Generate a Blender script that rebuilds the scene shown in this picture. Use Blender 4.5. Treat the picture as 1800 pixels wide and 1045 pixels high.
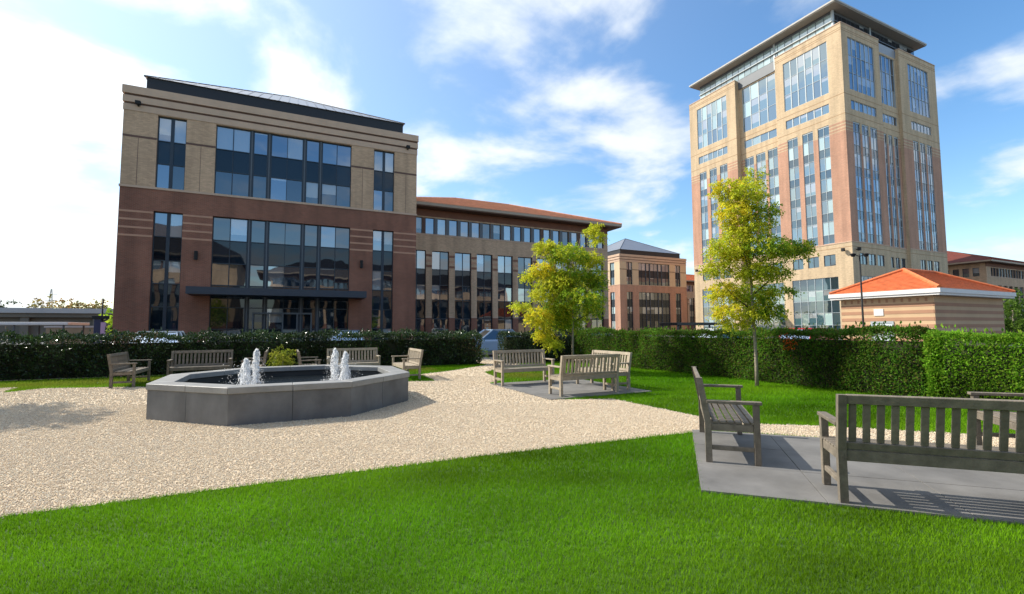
import bpy, bmesh, math, random
import numpy as np
from mathutils import Vector, Matrix
random.seed(7); rng = np.random.default_rng(11)
for o in list(bpy.data.objects): bpy.data.objects.remove(o)
SC = bpy.context.scene
COL = SC.collection
rad = math.radians

# ------------------------------------------------------------------ camera
EYE = 1.5
PITCH, ROLL, YAW, FPX = 0.0668366, 0.0044212, 0.4486924, 824.63
fwd = np.array([math.sin(YAW)*math.cos(PITCH), math.cos(YAW)*math.cos(PITCH), math.sin(PITCH)])
rgt = np.array([math.cos(YAW), -math.sin(YAW), 0.0]); dwn = np.cross(fwd, rgt)
r2 = rgt*math.cos(ROLL)+dwn*math.sin(ROLL); d2 = -rgt*math.sin(ROLL)+dwn*math.cos(ROLL)
cam = bpy.data.cameras.new('camera'); cam.sensor_width = 36; cam.lens = FPX/1800*36
cam.clip_start = 0.05; cam.clip_end = 3000
co = bpy.data.objects.new('camera', cam); COL.objects.link(co)
mw = Matrix.Identity(4)
for i in range(3):
    mw[i][0] = r2[i]; mw[i][1] = -d2[i]; mw[i][2] = -fwd[i]
mw[2][3] = EYE
co.matrix_world = mw; SC.camera = co
SC.render.resolution_x = 1024; SC.render.resolution_y = 594

# ------------------------------------------------------------------ light
SUN_AZ = rad(-45.5); SUN_EL = rad(41)
sdir = Vector((math.sin(SUN_AZ)*math.cos(SUN_EL), math.cos(SUN_AZ)*math.cos(SUN_EL), math.sin(SUN_EL)))
sl = bpy.data.lights.new('sun', 'SUN'); sl.energy = 4.2; sl.angle = rad(0.55); sl.color = (1.0, 0.93, 0.82)
so = bpy.data.objects.new('sun', sl); COL.objects.link(so)
so.rotation_euler = sdir.to_track_quat('Z', 'Y').to_euler(); so.location = (-30, 30, 40)
W = bpy.data.worlds.new('World'); SC.world = W; W.use_nodes = True
def build_world():
    nt = W.node_tree; nt.nodes.clear(); N = nt.nodes; L = nt.links
    def node(t, **k):
        n = N.new(t)
        for a, b in k.items(): setattr(n, a, b)
        return n
    def math_(op, a, b=None, c=None, clamp=False):
        n = node('ShaderNodeMath', operation=op, use_clamp=clamp)
        for i, v in enumerate((a, b, c)):
            if v is None: continue
            if isinstance(v, (int, float)): n.inputs[i].default_value = v
            else: L.new(v, n.inputs[i])
        return n.outputs[0]
    out = node('ShaderNodeOutputWorld')
    sky = node('ShaderNodeTexSky', sky_type='NISHITA', sun_disc=False)
    sky.sun_elevation = SUN_EL; sky.sun_rotation = SUN_AZ % (2*math.pi)
    sky.air_density = 1.1; sky.dust_density = 0.35; sky.ozone_density = 1.6; sky.altitude = 20
    hs = node('ShaderNodeHueSaturation'); hs.inputs['Saturation'].default_value = 1.24; hs.inputs['Value'].default_value = 1.0
    L.new(sky.outputs[0], hs.inputs['Color'])
    b1 = node('ShaderNodeBackground'); b1.inputs[1].default_value = SKY_STR
    L.new(hs.outputs[0], b1.inputs[0])
    tc = node('ShaderNodeTexCoord')
    sep = node('ShaderNodeSeparateXYZ'); L.new(tc.outputs['Generated'], sep.inputs[0])
    z = math_('MAXIMUM', sep.outputs[2], 0.0)
    zz = math_('ADD', z, 0.16)
    cx = math_('DIVIDE', sep.outputs[0], zz); cy = math_('DIVIDE', sep.outputs[1], zz)
    cmb = node('ShaderNodeCombineXYZ'); L.new(cx, cmb.inputs[0]); L.new(cy, cmb.inputs[1])
    cmb.inputs[2].default_value = CLOUD_SEED
    dot = node('ShaderNodeVectorMath', operation='DOT_PRODUCT')
    L.new(tc.outputs['Generated'], dot.inputs[0]); dot.inputs[1].default_value = sdir
    prox = math_('MAXIMUM', dot.outputs['Value'], 0.0)
    n1 = node('ShaderNodeTexNoise'); n1.inputs['Scale'].default_value = 1.9; n1.inputs['Detail'].default_value = 9
    n1.inputs['Roughness'].default_value = 0.54; n1.inputs['Distortion'].default_value = 0.25
    L.new(cmb.outputs[0], n1.inputs['Vector'])
    n2 = node('ShaderNodeTexNoise'); n2.inputs['Scale'].default_value = 0.42; n2.inputs['Detail'].default_value = 2
    L.new(cmb.outputs[0], n2.inputs['Vector'])
    v = math_('ADD', math_('MULTIPLY', n1.outputs['Fac'], 0.80), math_('MULTIPLY', n2.outputs['Fac'], 0.36))
    cover = math_('MULTIPLY', math_('POWER', prox, 2.0), 0.12)
    v2 = math_('ADD', v, cover)
    mr = node('ShaderNodeMapRange', interpolation_type='SMOOTHSTEP'); L.new(v2, mr.inputs[0])
    mr.inputs[1].default_value = CLOUD_LO; mr.inputs[2].default_value = CLOUD_HI
    # thicker parts of a cloud are a little greyer, thin sunward parts brighter
    thick = node('ShaderNodeMapRange'); L.new(v2, thick.inputs[0])
    thick.inputs[1].default_value = CLOUD_HI-0.02; thick.inputs[2].default_value = CLOUD_HI+0.25
    thick.inputs[3].default_value = 1.0; thick.inputs[4].default_value = 0.86
    bright = math_('MULTIPLY', math_('ADD', 0.76, math_('MULTIPLY', math_('POWER', prox, 4.0), 0.5)), thick.outputs[0])
    b2 = node('ShaderNodeBackground'); b2.inputs[0].default_value = (0.92, 0.965, 1.0, 1)
    L.new(bright, b2.inputs[1])
    veil = math_('MULTIPLY', math_('POWER', prox, 1.6), 0.34)
    inv = math_('MULTIPLY', math_('SUBTRACT', 1.0, math_('MULTIPLY', mr.outputs[0], 0.95)), math_('SUBTRACT', 1.0, veil))
    fade = math_('SUBTRACT', 1.0, inv, clamp=True)
    mix = node('ShaderNodeMixShader'); L.new(fade, mix.inputs[0]); L.new(b1.outputs[0], mix.inputs[1]); L.new(b2.outputs[0], mix.inputs[2])
    L.new(mix.outputs[0], out.inputs[0])
SKY_STR = 0.15; CLOUD_SEED = 2.6; CLOUD_LO = 0.535; CLOUD_HI = 0.72
build_world()
SC.view_settings.view_transform = 'Standard'; SC.view_settings.look = 'None'
SC.view_settings.exposure = 0.57; SC.view_settings.gamma = 1.0
SC.render.engine = 'CYCLES'
SC.cycles.max_bounces = 8; SC.cycles.transparent_max_bounces = 8

# ------------------------------------------------------------------ materials
MATS = {}
def mat(name, col, rough=0.7, var=0.12, vscale=2.0, bump=0.0, bscale=40.0, metal=0.0, spec=0.5, attr=None, transl=0.0, brick=None, col2=None, stretch=None, obrand=0.0, streak=None):
    if name in MATS: return MATS[name]
    m = bpy.data.materials.new(name); m.use_nodes = True; MATS[name] = m
    nt = m.node_tree; N = nt.nodes; L = nt.links
    p = N['Principled BSDF']; p.inputs['Roughness'].default_value = rough; p.inputs['Metallic'].default_value = metal
    p.inputs['Specular IOR Level'].default_value = spec
    tc = N.new('ShaderNodeTexCoord'); geo = N.new('ShaderNodeNewGeometry')
    vec = geo.outputs['Position']
    if stretch:
        mp = N.new('ShaderNodeMapping'); mp.inputs['Scale'].default_value = stretch
        L.new(tc.outputs['Object'], mp.inputs[0]); vec = mp.outputs[0]
    if attr:
        at = N.new('ShaderNodeAttribute'); at.attribute_name = attr; csock = at.outputs['Color']
    else:
        rgb = N.new('ShaderNodeRGB'); rgb.outputs[0].default_value = (*col, 1); csock = rgb.outputs[0]
    if brick:
        bt = N.new('ShaderNodeTexBrick'); bt.inputs['Color1'].default_value = (*[c*1.12 for c in col], 1)
        bt.inputs['Color2'].default_value = (*[c*0.86 for c in col], 1); bt.inputs['Mortar'].default_value = (*brick[0], 1)
        bt.inputs['Scale'].default_value = 1.0; bt.inputs['Brick Width'].default_value = brick[1]; bt.inputs['Row Height'].default_value = brick[2]
        bt.inputs['Mortar Size'].default_value = brick[3]; bt.inputs['Mortar Smooth'].default_value = 0.2
        sp = N.new('ShaderNodeSeparateXYZ'); L.new(geo.outputs['Position'], sp.inputs[0])
        ad = N.new('ShaderNodeMath'); ad.operation = 'ADD'; L.new(sp.outputs[0], ad.inputs[0]); L.new(sp.outputs[1], ad.inputs[1])
        cb = N.new('ShaderNodeCombineXYZ'); L.new(ad.outputs[0], cb.inputs[0]); L.new(sp.outputs[2], cb.inputs[1])
        L.new(cb.outputs[0], bt.inputs['Vector']); csock = bt.outputs['Color']
    if var:
        nz = N.new('ShaderNodeTexNoise'); nz.inputs['Scale'].default_value = vscale; nz.inputs['Detail'].default_value = 6
        nz.inputs['Roughness'].default_value = 0.62
        L.new(vec, nz.inputs['Vector'])
        mr = N.new('ShaderNodeMapRange'); L.new(nz.outputs['Fac'], mr.inputs[0])
        mr.inputs[1].default_value = 0.25; mr.inputs[2].default_value = 0.75
        mr.inputs[3].default_value = 1-var; mr.inputs[4].default_value = 1+var
        if col2:
            mr.inputs[3].default_value = 0; mr.inputs[4].default_value = 1
            mx = N.new('ShaderNodeMix'); mx.data_type = 'RGBA'; L.new(mr.outputs[0], mx.inputs[0])
            L.new(csock, mx.inputs[6]); mx.inputs[7].default_value = (*col2, 1); csock = mx.outputs[2]
        else:
            vm = N.new('ShaderNodeVectorMath'); vm.operation = 'SCALE'; L.new(csock, vm.inputs[0]); L.new(mr.outputs[0], vm.inputs['Scale'])
            csock = vm.outputs[0]
    if brick or streak:
        mp2 = N.new('ShaderNodeMapping'); mp2.inputs['Scale'].default_value = (1.3, 1.3, 0.10) if brick else (3.2, 3.2, .8); L.new(geo.outputs['Position'], mp2.inputs[0])
        nz2 = N.new('ShaderNodeTexNoise'); nz2.inputs['Scale'].default_value = 1.0; nz2.inputs['Detail'].default_value = 5; L.new(mp2.outputs[0], nz2.inputs['Vector'])
        mrs = N.new('ShaderNodeMapRange'); L.new(nz2.outputs['Fac'], mrs.inputs[0]); mrs.inputs[1].default_value = .3; mrs.inputs[2].default_value = .62; mrs.inputs[3].default_value, mrs.inputs[4].default_value = streak or (.80, 1.06)
        vs2 = N.new('ShaderNodeVectorMath'); vs2.operation = 'SCALE'; L.new(csock, vs2.inputs[0]); L.new(mrs.outputs[0], vs2.inputs['Scale']); csock = vs2.outputs[0]
    if obrand:
        oi = N.new('ShaderNodeObjectInfo'); mr2 = N.new('ShaderNodeMapRange'); L.new(oi.outputs['Random'], mr2.inputs[0])
        mr2.inputs[3].default_value = 1-obrand; mr2.inputs[4].default_value = 1+obrand
        vm2 = N.new('ShaderNodeVectorMath'); vm2.operation = 'SCALE'; L.new(csock, vm2.inputs[0]); L.new(mr2.outputs[0], vm2.inputs['Scale']); csock = vm2.outputs[0]
    L.new(csock, p.inputs['Base Color'])
    if bump:
        bz = N.new('ShaderNodeTexNoise'); bz.inputs['Scale'].default_value = bscale; bz.inputs['Detail'].default_value = 5
        L.new(vec, bz.inputs['Vector'])
        bp = N.new('ShaderNodeBump'); bp.inputs['Strength'].default_value = bump; bp.inputs['Distance'].default_value = 0.02
        L.new(bz.outputs['Fac'], bp.inputs['Height']); L.new(bp.outputs[0], p.inputs['Normal'])
    if transl:
        tr = N.new('ShaderNodeBsdfTranslucent'); L.new(csock, tr.inputs[0])
        ms = N.new('ShaderNodeMixShader'); ms.inputs[0].default_value = transl
        L.new(p.outputs[0], ms.inputs[1]); L.new(tr.outputs[0], ms.inputs[2]); L.new(ms.outputs[0], N['Material Output'].inputs[0])
    return m
def glass(name, base, refl=0.32, tint=(0.85, 0.93, 1.0), rough=0.02, blind=0.0):
    if name in MATS: return MATS[name]
    m = bpy.data.materials.new(name); m.use_nodes = True; MATS[name] = m
    nt = m.node_tree; N = nt.nodes; L = nt.links; N.remove(N['Principled BSDF'])
    df = N.new('ShaderNodeBsdfDiffuse'); df.inputs[0].default_value = (*base, 1)
    oi = N.new('ShaderNodeObjectInfo'); mr2 = N.new('ShaderNodeMapRange'); L.new(oi.outputs['Random'], mr2.inputs[0])
    mr2.inputs[3].default_value = 0.6; mr2.inputs[4].default_value = 1.5
    vm2 = N.new('ShaderNodeVectorMath'); vm2.operation = 'SCALE'; vm2.inputs[0].default_value = base; L.new(mr2.outputs[0], vm2.inputs['Scale'])
    if blind:
        tcg = N.new('ShaderNodeTexCoord'); sz = N.new('ShaderNodeSeparateXYZ'); L.new(tcg.outputs['Generated'], sz.inputs[0])
        thr = N.new('ShaderNodeMapRange'); L.new(oi.outputs['Random'], thr.inputs[0]); thr.inputs[1].default_value = blind; thr.inputs[2].default_value = 1.0; thr.inputs[3].default_value = 1.02; thr.inputs[4].default_value = 0.25
        gt = N.new('ShaderNodeMath'); gt.operation = 'GREATER_THAN'; L.new(sz.outputs[2], gt.inputs[0]); L.new(thr.outputs[0], gt.inputs[1])
        mxb = N.new('ShaderNodeMix'); mxb.data_type = 'RGBA'; L.new(gt.outputs[0], mxb.inputs[0]); L.new(vm2.outputs[0], mxb.inputs[6]); mxb.inputs[7].default_value = (.30, .32, .32, 1); L.new(mxb.outputs[2], df.inputs[0])
    else: L.new(vm2.outputs[0], df.inputs[0])
    gl = N.new('ShaderNodeBsdfGlossy'); gl.inputs['Color'].default_value = (*tint, 1); gl.inputs['Roughness'].default_value = rough
    geo = N.new('ShaderNodeNewGeometry'); nz = N.new('ShaderNodeTexNoise'); nz.inputs['Scale'].default_value = 0.7; nz.inputs['Detail'].default_value = 1
    L.new(geo.outputs['Position'], nz.inputs['Vector'])
    bp = N.new('ShaderNodeBump'); bp.inputs['Strength'].default_value = 0.2; bp.inputs['Distance'].default_value = 0.03
    L.new(nz.outputs['Fac'], bp.inputs['Height']); L.new(bp.outputs[0], gl.inputs['Normal'])
    fr = N.new('ShaderNodeFresnel'); fr.inputs[0].default_value = 1.5
    mr = N.new('ShaderNodeMapRange'); L.new(fr.outputs[0], mr.inputs[0]); mr.inputs[1].default_value = 0.04; mr.inputs[2].default_value = 1
    mr.inputs[3].default_value = refl; mr.inputs[4].default_value = 1
    ms = N.new('ShaderNodeMixShader'); L.new(mr.outputs[0], ms.inputs[0]); L.new(df.outputs[0], ms.inputs[1]); L.new(gl.outputs[0], ms.inputs[2])
    L.new(ms.outputs[0], N['Material Output'].inputs[0])
    return m

BRICK = mat('red brick', (0.255, 0.092, 0.052), 0.85, 0.22, 0.5, brick=((0.27, 0.16, 0.11), 0.23, 0.075, 0.011))
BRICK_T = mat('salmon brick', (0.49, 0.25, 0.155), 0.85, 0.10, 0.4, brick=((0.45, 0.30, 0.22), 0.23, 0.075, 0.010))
BEIGE = mat('buff brick', (0.57, 0.375, 0.235), 0.85, 0.14, 0.5, brick=((0.50, 0.34, 0.21), 0.23, 0.075, 0.010))
BEIGE_T = mat('pale buff brick', (0.57, 0.42, 0.255), 0.85, 0.07, 0.4, brick=((0.50, 0.40, 0.27), 0.23, 0.075, 0.008))
STONE = mat('cast stone trim', (0.56, 0.39, 0.27), 0.8, 0.10, 1.0)
BAND = mat('pink stone band', (0.50, 0.27, 0.17), 0.8, 0.10, 1.0)
GROOVE = mat('brown brick groove', (0.14, 0.08, 0.06), 0.85, 0.15, 1.0)
FRAME = mat('dark blue grey window frame', (0.018, 0.030, 0.045), 0.4, 0.1, 1.0)
FRAME_L = mat('light grey window frame', (0.42, 0.47, 0.48), 0.4, 0.05, 1.0)
FRAME_M = mat('mid grey mullion', (0.10, 0.115, 0.13), 0.45, 0.08, 1.0)
SPAND = glass('dark spandrel glass', (0.007, 0.014, 0.022), 0.045)
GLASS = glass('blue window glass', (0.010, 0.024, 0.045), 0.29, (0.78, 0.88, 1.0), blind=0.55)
GLASS2 = glass('darker window glass', (0.009, 0.016, 0.026), 0.16, blind=0.72)
GLASS3 = glass('pale glass for blinds and painted reflection', (0.20, 0.22, 0.23), 0.28)  # pale blinds; in upper panes a cloud reflection put into the colour
GLASS_T = glass('sea green glass in sunlit tone', (0.055, 0.115, 0.13), 0.27, blind=0.5)  # this and the next two: sunlight put into the glass colour
GLASS_TB = glass('sunlit tone sea green glass with blind', (0.30, 0.40, 0.38), 0.22)
GLASS_TD = glass('teal spandrel glass in sunlit tone', (0.022, 0.055, 0.070), 0.16)
ZINC = mat('seamed zinc roof', (0.30, 0.31, 0.33), 0.34, 0.12, 0.6, metal=0.55)
DARKMETAL = mat('near black fascia metal', (0.012, 0.012, 0.014), 0.5, 0.1)
TILE = mat('terracotta tile', (0.70, 0.36, 0.22), 0.8, 0.22, 1.6, bump=0.3, bscale=9)
TILE_B = mat('bright orange tile', (0.60, 0.165, 0.055), 0.8, 0.28, 3.5, bump=0.3, bscale=9)
TILE_X = mat('dark brown roof tile', (0.085, 0.065, 0.055), 0.8, 0.2, 1.0)
TILE_D = mat('dull red tile', (0.17, 0.04, 0.025), 0.8, 0.2, 1.0)
SOFFIT = mat('brown timber soffit', (0.16, 0.085, 0.05), 0.7, 0.15)
WHITE = mat('white paint', (0.78, 0.76, 0.72), 0.6, 0.05)
GREYROOF = mat('grey roof slab', (0.42, 0.40, 0.36), 0.6, 0.08)
TEAK = mat('weathered grey teak', (0.165, 0.138, 0.104), 0.75, 0.42, 9.0, bump=0.25, bscale=60, stretch=(1, 1, 1), obrand=0.16, col2=None)
TEAK_L = mat('weathered teak in sunlit tone', (0.33, 0.275, 0.20), 0.75, 0.25, 9.0, bump=0.2, bscale=60, obrand=0.14)  # paler copy of the teak: sunlight on the benches put into the colour
BLUESTONE = mat('grey blue limestone', (0.128, 0.132, 0.134), 0.62, 0.30, 2.0, bump=0.10, bscale=30, obrand=0.08, streak=(.78, 1.08))
COPING = mat('honed limestone coping', (0.25, 0.25, 0.24), 0.5, 0.22, 3.0, bump=0.06, bscale=30, obrand=0.05)
SLAB = mat('grey concrete slab', (0.150, 0.144, 0.134), 0.8, 0.34, 1.7, bump=0.12, bscale=50, obrand=0.05)
ASPHALT = mat('asphalt', (0.055, 0.055, 0.056), 0.9, 0.2, 0.5, bump=0.2)
SOIL = mat('lawn soil', (0.045, 0.100, 0.010), 0.95, 0.3, 2.0)
GRAVELB = mat('gravel bed', (0.60, 0.485, 0.34), 0.95, 0.16, 26.0, bump=1.0, bscale=55)
STONECHIP = mat('gravel chip', (0.6, 0.5, 0.36), 0.9, 0.0, attr='col')
GRASS = mat('grass blade', (0.08, 0.2, 0.02), 0.9, 0.0, attr='col', transl=0.42, spec=0.0)
LEAF = mat('leaf', (0.08, 0.2, 0.02), 0.5, 0.0, attr='col', transl=0.5, spec=0.12)
LEAFG = mat('glossy laurel leaf', (0.05, 0.1, 0.02), 0.27, 0.0, attr='col', transl=0.16, spec=0.55)
CORE = mat('hedge twigs', (0.028, 0.030, 0.014), 0.95, 0.3, 6.0)
BARK = mat('pale grey bark', (0.27, 0.225, 0.165), 0.85, 0.25, 14.0, bump=0.3, bscale=50)
BARK_D = mat('dark branch bark', (0.07, 0.055, 0.04), 0.9, 0.2, 14.0)
CONC = mat('weathered concrete', (0.50, 0.48, 0.46), 0.85, 0.15, 0.2)
CONC_D = mat('brown stained concrete', (0.20, 0.17, 0.13), 0.9, 0.25, 0.15)
RUBBER = mat('black rubber', (0.012, 0.012, 0.012), 0.8, 0.0)
FOAM = mat('foaming water', (0.95, 0.96, 0.97), 0.35, 0.0, transl=0.5)
def water_mat():
    m = mat('dark pool water', (0.012, 0.016, 0.018), 0.05, 0.0, bump=0.5, bscale=14, spec=0.6); return m
WATER = water_mat()

# ------------------------------------------------------------------ object helpers
WP = {}
def tag(o, label=None, cat=None, group=None, kind=None):
    if label: o['label'] = label
    if cat: o['category'] = cat
    if group: o['group'] = group
    if kind: o['kind'] = kind
    return o
def thing(name, label, cat, loc=(0, 0, 0), group=None, rz=0.0):
    o = bpy.data.objects.new(name, None); COL.objects.link(o); o.location = loc; o.rotation_euler = (0, 0, rz)
    o.empty_display_size = 0.3; WP[o] = Vector(loc) if rz == 0 else Vector((0, 0, 0)); return tag(o, label, cat, group)
def link(name, me, m, parent=None, loc=(0, 0, 0)):
    o = bpy.data.objects.new(name, me); COL.objects.link(o)
    if m and not me.materials: me.materials.append(m)
    w = Vector(loc); WP[o] = w
    if parent is not None:
        o.parent = parent; o.location = w - WP[parent]
    else: o.location = w
    return o
class MB:
    def __init__(s): s.v = []; s.f = []
    def quad(s, a, b, c, d):
        n = len(s.v); s.v += [a, b, c, d]; s.f.append((n, n+1, n+2, n+3))
    def tri(s, a, b, c):
        n = len(s.v); s.v += [a, b, c]; s.f.append((n, n+1, n+2))
    def box(s, x0, y0, z0, x1, y1, z1):
        n = len(s.v)
        s.v += [(x0,y0,z0),(x1,y0,z0),(x1,y1,z0),(x0,y1,z0),(x0,y0,z1),(x1,y0,z1),(x1,y1,z1),(x0,y1,z1)]
        s.f += [tuple(n+i for i in q) for q in ((0,3,2,1),(4,5,6,7),(0,1,5,4),(1,2,6,5),(2,3,7,6),(3,0,4,7))]
    def prism(s, poly, z0, z1):
        n = len(s.v); k = len(poly)
        s.v += [(p[0], p[1], z0) for p in poly] + [(p[0], p[1], z1) for p in poly]
        s.f.append(tuple(n+i for i in reversed(range(k)))); s.f.append(tuple(n+k+i for i in range(k)))
        for i in range(k): j = (i+1) % k; s.f.append((n+i, n+j, n+k+j, n+k+i))
    def tube(s, pts, rads, seg=7):
        base = len(s.v); pts = [Vector(p) for p in pts]
        for i, p in enumerate(pts):
            d = (pts[min(i+1, len(pts)-1)]-pts[max(i-1, 0)]).normalized()
            a = d.orthogonal().normalized(); b = d.cross(a)
            for k in range(seg):
                t = 2*math.pi*k/seg; s.v.append(tuple(p+(a*math.cos(t)+b*math.sin(t))*rads[i]))
        for i in range(len(pts)-1):
            for k in range(seg):
                k2 = (k+1) % seg; s.f.append((base+i*seg+k, base+i*seg+k2, base+(i+1)*seg+k2, base+(i+1)*seg+k))
        s.f.append(tuple(base+k for k in reversed(range(seg)))); s.f.append(tuple(base+(len(pts)-1)*seg+k for k in range(seg)))
    def mesh(s, name='mesh', off=(0, 0, 0), smooth=False):
        me = bpy.data.meshes.new(name)
        ox, oy, oz = off
        me.from_pydata([(a-ox, b-oy, c-oz) for a, b, c in s.v], [], s.f); me.validate()
        bm = bmesh.new(); bm.from_mesh(me); bmesh.ops.recalc_face_normals(bm, faces=bm.faces[:]) if len(s.f) < 4000 else None
        bm.to_mesh(me); bm.free()
        if smooth: me.polygons.foreach_set('use_smooth', [True]*len(me.polygons))
        return me
    def build(s, name, m, parent=None, loc=None, smooth=False):
        loc = loc if loc is not None else (WP[parent] if parent is not None else (0, 0, 0))
        return link(name, s.mesh(name, loc, smooth), m, parent, loc)
BOXES = {}
def boxmesh(dx, dy, dz, m, ch=0.0):
    key = (round(dx, 3), round(dy, 3), round(dz, 3), m.name, ch)
    if key in BOXES: return BOXES[key]
    if ch == 0:
        b = MB(); b.box(-dx/2, -dy/2, -dz/2, dx/2, dy/2, dz/2); me = b.mesh('box')
    else:
        bm = bmesh.new(); bmesh.ops.create_cube(bm, size=1.0, matrix=Matrix.Diagonal((dx, dy, dz, 1)))
        bmesh.ops.bevel(bm, geom=bm.edges[:], offset=ch, segments=1, affect='EDGES')
        me = bpy.data.meshes.new('box'); bm.to_mesh(me); bm.free()
    me.materials.append(m); BOXES[key] = me
    return me
def bpart(name, parent, b, m, ch=0.0):
    """axis aligned box part from world bounds b = (x0,y0,z0,x1,y1,z1)"""
    x0, y0, z0, x1, y1, z1 = b
    return link(name, boxmesh(x1-x0, y1-y0, z1-z0, m, ch), None, parent, ((x0+x1)/2, (y0+y1)/2, (z0+z1)/2))
def bigmesh(name, V, F, colors=None, nper=None):
    """numpy mesh: V (n,3), F (m,k)"""
    me = bpy.data.meshes.new(name); n = len(V); m, k = F.shape
    me.vertices.add(n); me.vertices.foreach_set('co', V.astype(np.float32).ravel())
    me.loops.add(m*k); me.loops.foreach_set('vertex_index', F.astype(np.int32).ravel())
    me.polygons.add(m); me.polygons.foreach_set('loop_start', np.arange(0, m*k, k, dtype=np.int32))
    me.polygons.foreach_set('loop_total', np.full(m, k, dtype=np.int32))
    me.update(calc_edges=True)
    if colors is not None:
        ca = me.color_attributes.new('col', 'FLOAT_COLOR', 'POINT')
        c4 = np.ones((n, 4), np.float32); c4[:, :3] = colors; ca.data.foreach_set('color', c4.ravel())
    return me

class Fac:
    """a facade plane: axis 'Y-' faces -Y at y=p with u=X; 'X-' faces -X at x=p with u=Y; 'Y+', 'X+' likewise"""
    def __init__(s, axis, p): s.a = axis[0]; s.n = -1 if axis[1] == '-' else 1; s.p = p
    def b(s, u0, u1, z0, z1, d0, d1):
        q0, q1 = sorted((s.p+s.n*d0, s.p+s.n*d1))
        return (u0, q0, z0, u1, q1, z1) if s.a == 'Y' else (q0, u0, z0, q1, u1, z1)
    def pt(s, u, z, d):
        q = s.p+s.n*d
        return (u, q, z) if s.a == 'Y' else (q, u, z)
def wall(root, fac, u0, u1, z0, z1, openings, m, reveal=0.3, d=0.0, name='wall'):
    us = sorted({u0, u1} | {min(max(x, u0), u1) for o in openings for x in o[:2]})
    zs = sorted({z0, z1} | {min(max(x, z0), z1) for o in openings for x in o[2:]})
    b = MB()
    for i in range(len(us)-1):
        for j in range(len(zs)-1):
            cu, cz = (us[i]+us[i+1])/2, (zs[j]+zs[j+1])/2
            if any(o[0] < cu < o[1] and o[2] < cz < o[3] for o in openings): continue
            b.quad(fac.pt(us[i], zs[j], d), fac.pt(us[i+1], zs[j], d), fac.pt(us[i+1], zs[j+1], d), fac.pt(us[i], zs[j+1], d))
    for a0, a1, c0, c1 in openings:
        k0, k1 = max(c0, z0), min(c1, z1)
        if k1 <= k0 or a1 <= u0 or a0 >= u1: continue
        for a in (a0, a1): b.quad(fac.pt(a, k0, d), fac.pt(a, k1, d), fac.pt(a, k1, d-reveal), fac.pt(a, k0, d-reveal))
        if c0 > z0: b.quad(fac.pt(a0, c0, d), fac.pt(a1, c0, d), fac.pt(a1, c0, d-reveal), fac.pt(a0, c0, d-reveal))
        if c1 < z1: b.quad(fac.pt(a0, c1, d), fac.pt(a1, c1, d), fac.pt(a1, c1, d-reveal), fac.pt(a0, c1, d-reveal))
    return b.build(name, m, root)
def window(root, fac, u0, u1, z0, z1, cols, rows, d=-0.18, frame=None, pick=None, fw=0.05, tilt=0.004, fin=None, mull=None):
    """frame (part) with panes (sub-parts). cols: list of (a,b); rows: list of (z0,z1,kind)"""
    frame = frame or FRAME
    b = MB()
    edges = [u0] + [x for c in cols for x in c] + [u1]
    for k in range(0, len(edges), 2):
        if edges[k+1]-edges[k] > 0.004: b.box(*fac.b(edges[k], edges[k+1], z0, z1, d-0.06, d+0.03))
    zed = [z0] + [x for r in rows for x in r[:2]] + [z1]
    for k in range(0, len(zed), 2):
        if zed[k+1]-zed[k] > 0.004:
            for c in cols: b.box(*fac.b(c[0], c[1], zed[k], zed[k+1], d-0.06, d+0.024))
    b.box(*fac.b(u0, u1, z0, z1, d-0.16, d-0.12))
    w = b.build('window', mull or frame, root, loc=fac.pt((u0+u1)/2, (z0+z1)/2, d))
    if fin:
        for x in fin:
            bpart('mullion_fin', w, fac.b(x-0.04, x+0.04, z0, z1, d+0.03, d+0.09), FRAME_M)
    for ri, r in enumerate(rows):
        for ci, c in enumerate(cols):
            m = pick(ri, ci, r[2])
            o = bpart('pane' if r[2] != 's' else 'spandrel_panel', w, fac.b(c[0], c[1], r[0], r[1], d-0.05, d-0.03), m)
            if tilt and r[2] != 's': o.rotation_euler = (random.gauss(0, tilt), random.gauss(0, tilt*0.4), random.gauss(0, tilt))
    return w
def evencols(u0, u1, n, g=0.05, e=0.05):
    w = (u1-u0-2*e-(n-1)*g)/n
    return [(u0+e+i*(w+g), u0+e+i*(w+g)+w) for i in range(n)]

# ================================================================== SETTING: ground, gravel, lawn, paving
def inpoly(P, poly):
    x, y = P[:, 0], P[:, 1]; r = np.zeros(len(P), bool); n = len(poly)
    for i in range(n):
        x0, y0 = poly[i]; x1, y1 = poly[(i+1) % n]
        c = ((y0 > y) != (y1 > y)) & (x < (x1-x0)*(y-y0)/(y1-y0+1e-12)+x0); r ^= c
    return r
def sheet(name, poly, z, m, kind='structure'):
    bm = bmesh.new(); vs = [bm.verts.new((x, y, z)) for x, y in poly]; f = bm.faces.new(vs)
    bmesh.ops.recalc_face_normals(bm, faces=[f])
    if f.normal.z < 0: f.normal_flip()
    bmesh.ops.triangulate(bm, faces=[f])
    me = bpy.data.meshes.new(name); bm.to_mesh(me); bm.free()
    o = link(name, me, m); return tag(o, kind=kind)
sheet('ground', [(-900, -700), (1300, -700), (1300, 1500), (-900, 1500)], -0.03, ASPHALT)
GARDEN = [(-30, -14), (12.4, -14), (12.4, 18.9), (-30, 18.9)]
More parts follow.
